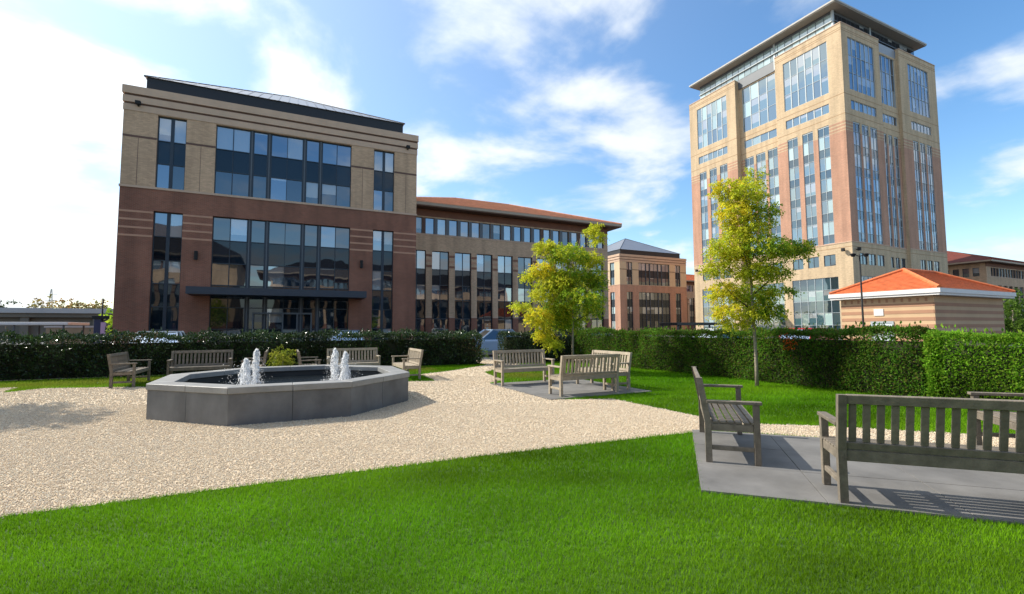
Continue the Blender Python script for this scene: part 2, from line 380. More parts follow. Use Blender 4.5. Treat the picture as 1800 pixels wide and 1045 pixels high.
GRAVEL = [(-9, 5.36), (2.0, 5.24), (5.62, 5.02), (6.42, 4.10), (8.6, 2.0), (9.2, 2.6), (7.31, 4.49), (6.55, 5.05), (6.30, 5.9), (6.26, 8.1),
          (5.2, 8.55), (5.05, 11.9), (5.75, 12.6), (6.15, 15.0), (8.9, 17.6), (8.9, 21.0), (7.6, 21.0), (7.5, 18.0), (5.4, 16.15), (4.0, 15.3), (3.9, 13.2),
          (0.4, 14.2), (0.2, 15.5), (-0.4, 15.6), (-1.2, 15.2), (-3.0, 15.3), (-4.2, 15.8), (-5.6, 16.3), (-6.1, 15.6), (-6.3, 16.9), (-9, 17.0)]
S2 = math.sqrt(0.5)
def st(s, t): return ((s+t)*S2, (t-s)*S2)
PADN = [st(.17, 4.70), st(4.15, 4.70), st(4.15, 7.40), st(.17, 7.40)]
PADC = [(5.0, 8.55), (7.75, 8.55), (7.75, 11.75), (5.0, 11.75)]
lawn = sheet('lawn', GARDEN, 0.0, SOIL)
gravel = sheet('gravel_court', GRAVEL, 0.006, GRAVELB)
def paving(name, corner, ux, uy, nx, ny, sx, sy):
    base = MB(); c = Vector((*corner, 0)); U = Vector((*ux, 0)); V = Vector((*uy, 0))
    q = [c, c+U*nx*sx, c+U*nx*sx+V*ny*sy, c+V*ny*sy]
    base.prism([(p.x, p.y) for p in q], -0.02, 0.012)
    root = base.build(name, mat('dark joint sand', (0.09, 0.085, 0.075), 0.95, 0.1), loc=(c.x, c.y, 0)); tag(root, kind='structure')
    ang = math.atan2(ux[1], ux[0]); me = boxmesh(sx-0.006, sy-0.006, 0.02, SLAB, 0.002)
    for i in range(nx):
        for j in range(ny):
            p = c+U*(i+.5)*sx+V*(j+.5)*sy
            o = link('slab', me, None, root, (p.x, p.y, 0.016+random.uniform(-.0015, .0015))); o.rotation_euler = (0, 0, ang)
paving('paved_seating_corner', PADN[0], (S2, -S2), (S2, S2), 4, 3, 0.995, 0.90)
paving('paved_seating_square', PADC[0], (1, 0), (0, 1), 3, 4, 0.9167, 0.80)

# ================================================================== BUILDINGS
def module_building(cx, y, label, side=None, detail=True, BRICK=BRICK, BEIGE=BEIGE):
    """five storey block: three brick storeys, two buff storeys, stepped cornice, zinc pyramid roof"""
    h = 9.74; x0, x1 = cx-h, cx+h; dep = 19.5
    t = thing('office_block', label, 'building', (cx, y, 0))
    F = Fac('Y-', y)
    wins = [(-7.9, -6.27), (-4.55, 4.55), (6.27, 7.9)]
    low = [(cx+a, cx+b, 0.15, 9.4) for a, b in wins]; up = [(cx+a, cx+b, 11.0, 15.95) for a, b in wins]
    wall(t, F, x0, x1, 0, 10.85, low, BRICK, 0.34)
    wall(t, F, x0, x1, 11.0, 16.0, up, BEIGE, 0.34)
    sides = [Fac('X-', x0), Fac('X+', x1), Fac('Y+', y+dep)]
    for f in sides:
        a, b = (y, y+dep) if f.a == 'X' else (x0, x1)
        op = []; ou = []
        if side and f.a == 'X' and f.n < 0:
            for k in (-1, 1):
                c = (a+b)/2+k*7.1; op.append((c-.8, c+.8, 0.15, 9.4)); ou.append((c-.8, c+.8, 11.0, 15.95))
            c = (a+b)/2; op.append((c-4.5, c+4.5, .15, 9.4)); ou.append((c-4.5, c+4.5, 11., 15.95))
            for w_ in op+ou: side_win.append((t, f, w_))
        wall(t, f, a, b, 0, 10.85, op, BRICK, 0.34); wall(t, f, a, b, 11.0, 16.0, ou, BEIGE, 0.34)
    # string course and stepped cornice
    def ring(name, z0, z1, o, m):
        b = MB(); b.box(x0-o, y-o, z0, x1+o, y+dep+o, z1); b.build(name, m, t)
    ring('string_course', 10.852, 10.998, 0.05, STONE)
    ring('cornice_band', 16.0, 16.42, 0.035, STONE); ring('cornice_groove', 16.422, 16.55, -0.02, GROOVE)
    ring('cornice_band', 16.552, 16.98, 0.07, STONE); ring('cornice_groove', 16.982, 17.12, 0.0, GROOVE)
    ring('parapet', 17.122, 17.64, 0.11, STONE)
    # wall grooves on the buff storeys and stone bands on the brick piers
    piers = [(x0, cx-7.9), (cx-6.27, cx-4.55), (cx+4.55, cx+6.27), (cx+7.9, x1)]
    for a, b in piers:
        bpart('brown_band', t, F.b(a, b, 14.22, 14.36, -0.05, 0.012), GROOVE)
        for k in range(4):
            z = 7.62+k*0.53; bpart('stone_band', t, F.b(a, b, z, z+0.13, -0.05, 0.012), BAND)
    if detail:
        for a in (x0+0.85, cx-5.4, cx+5.4, x1-0.9): bpart('panel_joint', t, F.b(a-.012, a+.012, 11.0, 14.2, -0.02, 0.006), GROOVE)
    # windows
    def pk(ri, ci, k):
        if k == 's': return SPAND
        return (random.choice((GLASS2, GLASS2, GLASS2, GLASS3, GLASS)) if ri == 5 else random.choice((GLASS2, GLASS2, GLASS3))) if k == 'v' else random.choice((GLASS2, SPAND, SPAND))  # top brick row darker: the reflected roof is put into the glass colour
    def pk_top(ri, ci, k): return SPAND if k == 's' else (random.choice((GLASS2, GLASS2, GLASS2, GLASS)) if ri == 0 else (GLASS if ci >= 6 else random.choice((GLASS3, GLASS3, GLASS3, GLASS))))  # sky reflection put into pane colours: pale upper row, darker lower row
    cc = [(-4.5, -3.52), (-3.47, -2.47), (-2.17, -1.35), (-1.03, -.02), (.02, 1.03), (1.35, 2.17), (2.47, 3.47), (3.52, 4.5)]
    cols = [(cx+a, cx+b) for a, b in cc]
    rows_u = [(11.05, 12.66, 'v'), (12.72, 14.24, 's'), (14.30, 15.88, 'v')]
    rows_l = [(0.2, 1.5, 'd'), (1.56, 3.0, 'd'), (3.06, 4.55, 's'), (4.62, 6.1, 'v'), (6.16, 7.72, 's'), (7.78, 9.34, 'v')]
    fins = [cx-2.32, cx-1.19, cx+1.19, cx+2.32]
    window(t, F, cx-4.55, cx+4.55, 11.0, 15.95, cols, rows_u, -0.22, pick=pk_top, fin=fins)
    window(t, F, cx-4.55, cx+4.55, 0.15, 9.4, cols, rows_l, -0.22, pick=pk, fin=fins)
    for s in (-1, 1):
        a, b = sorted((cx+s*6.27, cx+s*7.9)); m_ = (a+b)/2
        cs = [(a+.06, m_-.1), (m_+.1, b-.06)]
        window(t, F, a, b, 11.0, 15.95, cs, rows_u, -0.22, pick=pk_top); window(t, F, a, b, 0.15, 9.4, cs, rows_l, -0.22, pick=pk)
    # entrance canopy
    if detail:
        can = MB(); can.box(cx-5.5, y-2.2, 3.82, cx+5.45, y-0.01, 3.9); c_ = can.build('canopy', FRAME, t)
        bpart('canopy_fascia', c_, (cx-5.58, y-2.28, 3.80, cx+5.53, y-2.2, 4.28), mat('blue grey fascia', (0.035, 0.045, 0.062), 0.45, 0.1))
        bpart('canopy_fascia', c_, (cx-5.58, y-2.2, 3.80, cx-5.5, y-0.01, 4.28), FRAME)
        bpart('canopy_fascia', c_, (cx+5.45, y-2.2, 3.80, cx+5.53, y-0.01, 4.28), FRAME)
        bpart('canopy_roof', c_, (cx-5.5, y-2.2, 4.1, cx+5.45, y-0.01, 4.14), FRAME_M)
        for s in (-1, 1):
            l_ = MB(); l_.tube([(cx+s*5.42, y-.16, 6.25), (cx+s*5.42, y-.16, 6.85)], [0.11, 0.11], 10); l_.box(cx+s*5.42-.04, y-.12, 6.45, cx+s*5.42+.04, y, 6.62)
            l_.build('wall_lamp', RUBBER, t)
            x = cx+s*8.95; l_ = MB(); l_.box(x-.14, y-.34, 16.38, x+.14, y-.12, 16.6); l_.box(x-.04, y-.2, 16.3, x+.04, y-.0, 16.4)
            l_.build('security_floodlight', RUBBER, t)
        d_ = MB()                                   # entrance doors: frame bars in front of the ground floor glass
        for x in (-1.9, -.95, 0, .95, 1.9): d_.box(cx+x-.05, y-.14, 0.1, cx+x+.05, y-.04, 2.6)
        d_.box(cx-1.95, y-.145, 2.6, cx+1.95, y-.035, 2.72); d_.build('entrance_frame', FRAME_M, t)
    # roof: dark fascia box, seamed zinc pyramid
    rx0, rx1, ry0, ry1 = cx-8.8, cx+8.75, y+0.9, y+dep-0.9
    rf = MB(); rf.box(rx0, ry0, 17.45, rx1, ry1, 18.82); r_ = rf.build('roof_fascia', DARKMETAL, t)
    apex = Vector((cx, (ry0+ry1)/2, 23.4)); e = 0.12
    C4 = [Vector((rx0-e, ry0-e, 18.84)), Vector((rx1+e, ry0-e, 18.84)), Vector((rx1+e, ry1+e, 18.84)), Vector((rx0-e, ry1+e, 18.84))]
    py = MB()
    for i in range(4): py.tri(tuple(C4[i]), tuple(C4[(i+1) % 4]), tuple(apex))
    py.quad(*[tuple(c) for c in reversed(C4)]); p_ = py.build('roof', ZINC, t)
    seam = MB()
    for i in range(4):
        a, b = C4[i], C4[(i+1) % 4]; n_ = ((b-a).cross(apex-a)).normalized()
        if n_.z < 0: n_ = -n_
        for k in range(1, 26):
            f = k/26; p = a.lerp(b, f); g = 1-abs(2*f-1); q = p + (apex-(a+b)/2)*g
            w_ = (b-a).normalized()*0.03
            seam.quad(tuple(p-w_+n_*.035), tuple(p+w_+n_*.035), tuple(q+w_+n_*.035), tuple(q-w_+n_*.035))
    seam.build('standing_seam', ZINC, p_)
    hips = MB()
    for c in C4: hips.tube([tuple(c), tuple(apex)], [.07, .07], 5)
    hips.build('roof_hip', DARKMETAL, p_)
    return t
side_win = []
module_building(-0.22, 38.0, 'large brick and buff office block with zinc roof and entrance canopy, at left')
module_building(74.7, 81.0, 'small distant brick and buff office block with pyramid roof, left of the tower', side=True, detail=False, BRICK=BRICK_T, BEIGE=mat('haze paled brick', (0.62, 0.46, 0.29), 0.85, 0.08, 0.5))  # paler walls: light and haze on the distant front put into the colour
for t, f, w_ in side_win:
    n = 6 if w_[1]-w_[0] > 3 else 2; top = w_[2] > 10
    rows = [(11.05, 12.66, 'v'), (12.72, 14.24, 's'), (14.3, 15.88, 'v')] if top else [(0.2, 3.0, 'd'), (3.06, 4.55, 's'), (4.62, 6.1, 'v'), (6.16, 7.72, 's'), (7.78, 9.34, 'v')]
    window(t, f, *w_, evencols(w_[0], w_[1], n, .12, .06), rows, -0.22, pick=lambda ri, ci, k: SPAND if k == 's' else random.choice((GLASS_T, GLASS_TB)))

def hip_roof(t, x0, x1, y0, y1, ze, zr, m, tiles=True, name='roof'):
    """hipped roof with real courses of tile; eave at ze, ridge at zr"""
    half = min(x1-x0, y1-y0)/2; b = MB()
    if x1-x0 >= y1-y0: ra, rb = Vector((x0+half, (y0+y1)/2, zr)), Vector((x1-half, (y0+y1)/2, zr))
    else: ra, rb = Vector(((x0+x1)/2, y0+half, zr)), Vector(((x0+x1)/2, y1-half, zr))
    P = [Vector((x0, y0, ze)), Vector((x1, y0, ze)), Vector((x1, y1, ze)), Vector((x0, y1, ze))]
    if x1-x0 >= y1-y0: tops = [(ra, rb), (rb, rb), (rb, ra), (ra, ra)]
    else: tops = [(ra, ra), (ra, rb), (rb, rb), (rb, ra)]
    n = tiles if isinstance(tiles, int) and not isinstance(tiles, bool) else 22
    for i in range(4):
        a, c = P[i], P[(i+1) % 4]; ta, tc_ = tops[i]
        up = ((ta+tc_)/2-(a+c)/2); nrm = (c-a).cross(up).normalized(); nrm = nrm if nrm.z > 0 else -nrm
        for k in range(n):
            f0, f1 = k/n, (k+1)/n; s0 = nrm*0.045
            p0, p1 = a.lerp(ta, f0)+s0, c.lerp(tc_, f0)+s0; q0, q1 = a.lerp(ta, f1), c.lerp(tc_, f1)
            b.quad(tuple(p0), tuple(p1), tuple(q1), tuple(q0)); b.quad(tuple(p0-s0), tuple(p1-s0), tuple(p1), tuple(p0))
    b.quad(*[tuple(p-Vector((0, 0, .002))) for p in reversed(P)])
    r = b.build(name, m, t)
    h = MB()
    for p, q in ((P[0], tops[0][0]), (P[1], tops[0][1]), (P[2], tops[2][0]), (P[3], tops[2][1])): h.tube([tuple(p+Vector((0, 0, .05))), tuple(q+Vector((0, 0, .05)))], [.11, .11], 6)
    if (ra-rb).length > 0.1: h.tube([tuple(ra+Vector((0, 0, .05))), tuple(rb+Vector((0, 0, .05)))], [.11, .11], 6)
    h.build('ridge_tile', m, r)
    return r

def wing_building(x0, x1, y, dep, label, bay0, tile=TILE, axis='Y-', nb=9, ntop=19, top0=None, sidewins=False, zr=17.7, over=1.2):
    t = thing('office_wing', label, 'building', ((x0+x1)/2, y if axis == 'Y-' else y+dep, 0))
    F = Fac(axis, y if axis == 'Y-' else y+dep)
    pitch = 2.432; tp = 1.245
    top0 = top0 if top0 is not None else x0+0.6
    tops = [(top0+k*tp, top0+k*tp+0.9, 11.12, 12.75) for k in range(ntop) if top0+k*tp+0.9 < x1-0.3]
    bays = [(bay0+k*pitch, bay0+k*pitch+1.8) for k in range(nb) if bay0+k*pitch+1.8 < x1-0.3]
    lows = [(a, b, 0.1, 9.4) for a, b in bays]
    wall(t, F, x0, x1, 2.6, 13.6, tops+lows, BEIGE, 0.3)
    wall(t, F, x0, x1, 0.0, 2.6, lows, BRICK, 0.3)
    for f in (Fac('X-', x0), Fac('X+', x1), Fac('Y+' if axis == 'Y-' else 'Y-', y+dep if axis == 'Y-' else y)):
        a, b = (y, y+dep) if f.a == 'X' else (x0, x1)
        op = []
        if sidewins and f.a == 'X' and f.n < 0:
            op = [(a+1+k*1.5, a+2+k*1.5, 11.1, 12.75) for k in range(int((dep-2)/1.5))]
            for o in op: window(t, f, *o, [(o[0]+.05, o[1]-.05)], [(o[2]+.05, o[3]-.05, 'v')], -0.2, pick=lambda ri, ci, k: random.choice((GLASS, GLASS2)))
        wall(t, f, a, b, 2.6, 13.6, op, BEIGE, 0.3); wall(t, f, a, b, 0, 2.6, [], BRICK, 0.3)
    for o in tops:
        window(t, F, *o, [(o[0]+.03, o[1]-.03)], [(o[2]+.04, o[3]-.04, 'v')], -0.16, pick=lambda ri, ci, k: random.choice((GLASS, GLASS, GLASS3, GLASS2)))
    for a, b in zip(tops[:-1], tops[1:]): bpart('dark_pier', t, F.b(a[1]+.002, b[0]-.002, 11.12, 12.75, -0.1, 0.008), FRAME_M if random.random() < .75 else GROOVE)
    for a, b in bays:
        m_ = (a+b)/2
        window(t, F, a, b, 0.1, 9.4, [(a+.05, m_-.03), (m_+.03, b-.05)],
               [(0.15, 2.45, 'd'), (2.55, 4.4, 's'), (4.46, 5.9, 'v'), (5.96, 7.5, 's'), (7.56, 9.34, 'v')], -0.22,
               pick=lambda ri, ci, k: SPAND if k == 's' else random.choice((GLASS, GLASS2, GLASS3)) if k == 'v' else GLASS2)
    for (a, b), (c, d) in zip(bays[:-1], bays[1:]):
        for k in range(3): bpart('brick_band', t, F.b(b+.02, c-.02, 7.7+k*.55, 7.93+k*.55, -0.05, 0.012), BAND if k % 2 else BRICK)
        bpart('string_course', t, F.b(b, c, 2.6, 2.72, -0.05, 0.03), STONE)
    bpart('string_course', t, F.b(x0, x1, 10.96, 11.08, -0.05, 0.04), STONE)
    so_ = MB(); so_.box(x0-over, y-over, 13.62, x1+over, y+dep+over, 13.72); so_.build('soffit', SOFFIT, t)
    g = MB(); g.box(x0-over-.05, y-over-.05, 13.722, x1+over+.05, y+dep+over+.05, 13.98); g.build('gutter', mat('buff gutter', (0.40, 0.31, 0.22), 0.6, 0.08), t)
    bpart('eave_band', t, F.b(x0, x1, 12.9, 13.6, -0.05, 0.05), mat('rust brick band', (0.20, 0.085, 0.05), 0.85, 0.15))
    hip_roof(t, x0-over-.05, x1+over+.05, y-over-.05, y+dep+over+.05, 13.985, zr, tile)
    return t
wing_building(9.60, 35.1, 46.0, 18.0, 'long buff office wing with terracotta hipped roof, right of the large brick block', 10.75, nb=10, ntop=20, top0=10.0)
wing_building(119.5, 165.0, 40.7, 22.0, 'far office wing with dull red hipped roof, right of the tower', 121.5, tile=TILE_D, nb=10, ntop=18, top0=121.4, sidewins=True, zr=18.3)
wing_building(88.0, 116.0, 92.0, 16.0, 'sliver of brick office wing with orange roof between small block and tower', 89.5, tile=TILE_B, nb=4, ntop=8, zr=16.8)
wing_building(-64.0, -8.5, -34.0, 18.0, 'brick office wing mirrored in the left panes of the large block', -62.5, tile=TILE_X, axis='Y+', nb=20, ntop=40, zr=20.5)
wing_building(-3.0, 62.0, -56.0, 18.0, 'long brick office wing mirrored in the right panes of the large block', -1.5, tile=TILE_X, axis='Y+', nb=25, ntop=50, zr=18.0)

def tower():
    X0, Y0 = 72.0, 38.4; LL, LR = 28.6, 27.0
    t = thing('office_tower', 'tall salmon brick and buff office tower with overhanging flat roof, at right', 'building', (X0+LR/2, Y0+LL/2, 0))
    FL, FR = Fac('X-', X0), Fac('Y-', Y0)
    specs = [(FL, Y0, LL, (2.05, 8.95), (10.3, 18.0), (11.05, 17.4), (19.9, 26.75)), (FR, X0, LR, (1.55, 8.35), (9.9, 15.5), (10.35, 15.0), (18.1, 24.5))]
    PK_shaft = [GLASS_T, GLASS_T, GLASS_TB, GLASS_TD]
    for f, o, Ltot, w1, cb, cw, w3 in specs:
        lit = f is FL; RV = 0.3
        gl = (GLASS_T, GLASS_TB, GLASS_TD) if lit else (GLASS, GLASS3, GLASS2)  # paler glass on the sunlit face: its light is put into the colour
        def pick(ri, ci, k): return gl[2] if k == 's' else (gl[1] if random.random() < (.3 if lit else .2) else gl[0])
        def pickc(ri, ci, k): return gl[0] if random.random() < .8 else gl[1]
        for (a, b), d0, ext in ((w1, 0.0, (0, cb[0])), (cw, -1.05 if lit else -0.45, cb), (w3, 0.0, (cb[1], Ltot))):
            u0, u1 = o+a, o+b; e0, e1 = o+ext[0], o+ext[1]; wd = b-a
            gp = 0.72 if lit else 0.42; ns = 3; sw = (wd-0.5-2*gp)/ns if d0 == 0 else (wd-0.2-2*0.45)/ns; gap = gp if d0 == 0 else 0.45; m0 = 0.25 if d0 == 0 else 0.1
            strips = [(u0+m0+k*(sw+gap), u0+m0+k*(sw+gap)+sw) for k in range(ns)]
            ztop = 46.0 if d0 == 0 else 44.6
            op_sh = [(s0, s1, 13.75, 31.5) for s0, s1 in strips]; op_sq = [(s0, s1, 10.45, 12.1) for s0, s1 in strips]
            op_g = [(u0, u1, 0.25, 8.8)]; op_sm = [(u0+.1, u1-.1, 33.3, 34.7)]; op_big = [(u0, u1, 36.3, 44.3)]
            wall(t, f, e0, e1, 0, 13.6, op_g+op_sq, BEIGE_T, RV, d0); wall(t, f, e0, e1, 13.6, 29.9, op_sh, BRICK_T, RV, d0)
            wall(t, f, e0, e1, 29.9, ztop, op_sh+op_sm+op_big, BEIGE_T, RV, d0)
            dd = d0-0.10
            rows = []; z = 13.8
            while z < 31.3:
                rows.append((z, min(z+1.25, 31.45), 's'))
                if z+1.3 < 31.3: rows.append((z+1.3, min(z+3.2, 31.45), 'v'))
                z += 3.25
            for s0, s1 in strips:
                m_ = (s0+s1)/2
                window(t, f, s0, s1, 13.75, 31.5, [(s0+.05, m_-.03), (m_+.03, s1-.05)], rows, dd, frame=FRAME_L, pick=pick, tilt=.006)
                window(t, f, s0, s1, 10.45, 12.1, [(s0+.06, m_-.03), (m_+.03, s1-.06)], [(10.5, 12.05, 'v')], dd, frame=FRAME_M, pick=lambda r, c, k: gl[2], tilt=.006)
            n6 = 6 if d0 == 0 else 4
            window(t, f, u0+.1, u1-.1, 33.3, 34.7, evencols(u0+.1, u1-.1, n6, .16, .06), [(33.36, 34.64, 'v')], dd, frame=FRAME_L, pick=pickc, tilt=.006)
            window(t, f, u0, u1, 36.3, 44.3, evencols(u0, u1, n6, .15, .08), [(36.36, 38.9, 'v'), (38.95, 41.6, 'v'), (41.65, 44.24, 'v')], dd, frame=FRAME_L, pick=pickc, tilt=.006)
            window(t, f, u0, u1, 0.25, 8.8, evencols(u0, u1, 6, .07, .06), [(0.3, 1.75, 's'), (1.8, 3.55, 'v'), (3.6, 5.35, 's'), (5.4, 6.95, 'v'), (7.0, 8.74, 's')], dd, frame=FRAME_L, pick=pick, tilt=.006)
            # stripes on piers beside the top of the shaft, grooves in the buff masonry
            edges = [e0]+[x for s in strips for x in s]+[e1]
            for q in (0, len(edges)-2):
                for k in range(3): bpart('brick_stripe', t, f.b(edges[q]+(0.0 if d0 else 0.0), edges[q+1], 30.05+k*.5, 30.3+k*.5, d0-0.05, d0+0.012), BRICK_T)
            for zg in (12.9, 32.35, 35.35) + ((44.95, 45.25) if d0 == 0 else ()): bpart('masonry_groove', t, f.b(e0, e1, zg, zg+.09, d0-0.05, d0+0.008), mat('ochre groove', (0.36, 0.225, 0.12), 0.9, 0.1))
            bpart('sill_course', t, f.b(e0, e1, 13.56, 13.7, d0-0.05, d0+0.05), STONE)
            if d0 == 0: bpart('parapet_cap', t, f.b(e0, e1, 45.98, 46.12, d0-0.6, d0+0.06), STONE)
            else:
                bpart('glazed_upstand', t, f.b(e0, e1, 44.62, 46.1, d0-0.2, d0-0.05), mat('grey cladding panel', (0.30, 0.32, 0.34), 0.4, 0.08))
                for e_, sgn in ((e0, 1), (e1, -1)):
                    jb = MB(); q = [f.pt(e_, 0, 0), f.pt(e_, 0, d0), f.pt(e_, 46, d0), f.pt(e_, 46, 0)]; jb.quad(*q); jb.build('bay_jamb', BEIGE_T, t)
    for f, a, b in ((Fac('X+', X0+LR), Y0, Y0+LL), (Fac('Y+', Y0+LL), X0, X0+LR)):
        wall(t, f, a, b, 0, 13.6, [], BEIGE_T); wall(t, f, a, b, 13.6, 29.9, [], BRICK_T); wall(t, f, a, b, 29.9, 46, [], BEIGE_T)
    fl = MB(); fl.box(X0+1.2, Y0+1.2, 44.0, X0+LR-.2, Y0+LL-.2, 44.5); fl.build('roof_deck', GREYROOF, t)
    # floodlights on the corner
    for f, u in ((FL, Y0+1.0), (FR, X0+0.9), (FL, Y0+27.6)):
        bpart('floodlight', t, f.b(u-.18, u+.18, 12.3, 12.75, 0.25, 0.6), RUBBER); bpart('floodlight_arm', t, f.b(u-.04, u+.04, 12.45, 12.55, 0.0, 0.25), RUBBER)
    # penthouse storey with glazing, then the flat overhanging roof
    px0, py0, px1, py1 = X0+0.9, Y0+1.5, X0+24.0, Y0+26.6
    ph = MB(); ph.box(px0, py0, 44.5, px1, py1, 49.1); p_ = ph.build('penthouse', FRAME_M, t)
    for f, a, b, lit in ((Fac('X-', px0), py0, py1, True), (Fac('Y-', py0), px0, px1, False)):  # lit side takes paler panes and rail, light put into their colour
        n = 20
        for k in range(n):
            u0 = a+(b-a)*k/n+.06; u1 = a+(b-a)*(k+1)/n-.06
            for z0, z1 in ((46.2, 47.25), (47.4, 48.6)):
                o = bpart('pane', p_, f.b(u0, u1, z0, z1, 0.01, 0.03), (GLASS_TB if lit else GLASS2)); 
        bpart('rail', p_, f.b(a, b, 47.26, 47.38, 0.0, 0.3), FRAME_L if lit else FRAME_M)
    for dx, dy in ((0.12, 0.12), (0.12, 9.2), (9.6, .12)):
        bpart('corner_post', p_, (px0-dx if dx < 1 else px0+dx, py0-dy if dy < 1 else py0+dy, 44.6, (px0-dx if dx < 1 else px0+dx)+.3, (py0-dy if dy < 1 else py0+dy)+.3, 49.1), FRAME_L)
    rb = MB(); rb.box(X0-.75, Y0+.2, 49.12, X0+25.0, Y0+27.6, 49.26); r_ = rb.build('roof', mat('grey soffit', (0.40, 0.37, 0.31), 0.7, 0.08), t)
    bpart('roof_edge', r_, (X0-.85, Y0+.1, 49.262, X0+25.1, Y0+27.7, 49.52), GREYROOF)
    # entrance canopy at the base
    bpart('canopy', t, (X0-3.0, Y0+10.6, 3.55, X0-.01, Y0+17.6, 3.8), WHITE)
    return t
tower()

def pavilion():
    x0, y0, x1, y1 = 32.0, 13.1, 40.4, 17.9
    t = thing('garden_pavilion', 'small striped brick pavilion with bright orange hipped roof and white eaves', 'building', ((x0+x1)/2, (y0+y1)/2, 0))
    LB = mat('pale buff stripe brick', (0.62, 0.43, 0.25), 0.85, 0.10, 0.8); PB = mat('pinkish stripe brick', (0.45, 0.245, 0.145), 0.85, 0.12, 0.8)
    base = MB(); base.box(x0, y0, 0, x1, y1, 3.2); base.build('wall', LB, t)
    fl, fr = Fac('X-', x0), Fac('Y-', y0)
    dr = (15.15, 16.15)
    for k in range(7):
        z = 0.24+k*0.40
        for f, a, b in ((fl, y0-.0, y1), (fr, x0+.0, x1)):
            if f is fl and z < 1.7:
                bpart('brick_stripe', t, f.b(a, dr[0]-.12, z, z+.19, -0.05, 0.014), PB); bpart('brick_stripe', t, f.b(dr[1]+.12, b, z, z+.19, -0.05, 0.014), PB)
            else: bpart('brick_stripe', t, f.b(a if f is fl else a-.014, b, z, z+.19, -0.05, 0.014), PB)
    for k in range(12): bpart('soldier_brick', t, fl.b(y0+.3+k*.38, y0+.42+k*.38, 2.92, 3.12, -0.05, 0.010), PB)
    d_ = bpart('door', t, fl.b(dr[0], dr[1], 0.02, 1.72, -0.04, 0.02), mat('pale blue white door', (0.62, 0.68, 0.70), 0.5, 0.05))
    for a, b, z0, z1 in ((dr[0]-.1, dr[0], 0, 1.82), (dr[1], dr[1]+.1, 0, 1.82), (dr[0], dr[1], 1.72, 1.82)): bpart('door_frame', d_, fl.b(a, b, z0, z1, -0.04, 0.05), FRAME_L)
    bpart('door_handle', d_, fl.b(dr[0]+.1, dr[0]+.14, 0.9, 1.1, 0.02, 0.07), RUBBER)
    bpart('wall_plaque', t, fl.b(15.55, 16.05, 2.16, 2.56, 0.0, 0.04), WHITE)
    e = 0.42; ev = MB(); ev.box(x0-e, y0-e, 3.22, x1+e, y1+e, 3.34); ev.build('soffit', WHITE, t)
    ga = MB(); ga.box(x0-e-.06, y0-e-.06, 3.342, x1+e+.06, y1+e+.06, 3.58); ga.build('white_fascia', WHITE, t)
    r = hip_roof(t, x0-e, x1+e, y0-e, y1+e, 3.585, 4.98, TILE_B, tiles=16)
pavilion()

def rand_dirs(n):
    v = rng.normal(size=(n, 3)); return v/np.linalg.norm(v, axis=1, keepdims=True)
def leafquads(C, T, L, Wd, colors, fold=0.0):
    """leaf rhombi: centres C, growth directions T, lengths L, widths Wd"""
    n = len(C); r = rand_dirs(n); B = np.cross(T, r); B /= np.linalg.norm(B, axis=1, keepdims=True)+1e-9
    N_ = np.cross(T, B); L = L[:, None]; Wd = Wd[:, None]
    V = np.stack([C, C+T*L*.45+B*Wd*.5+N_*Wd*.15, C+T*L-N_*L*.12, C+T*L*.45-B*Wd*.5+N_*Wd*.15], 1).reshape(-1, 3)
    F = np.arange(4*n).reshape(n, 4)
    return V, F, np.repeat(colors, 4, axis=0)

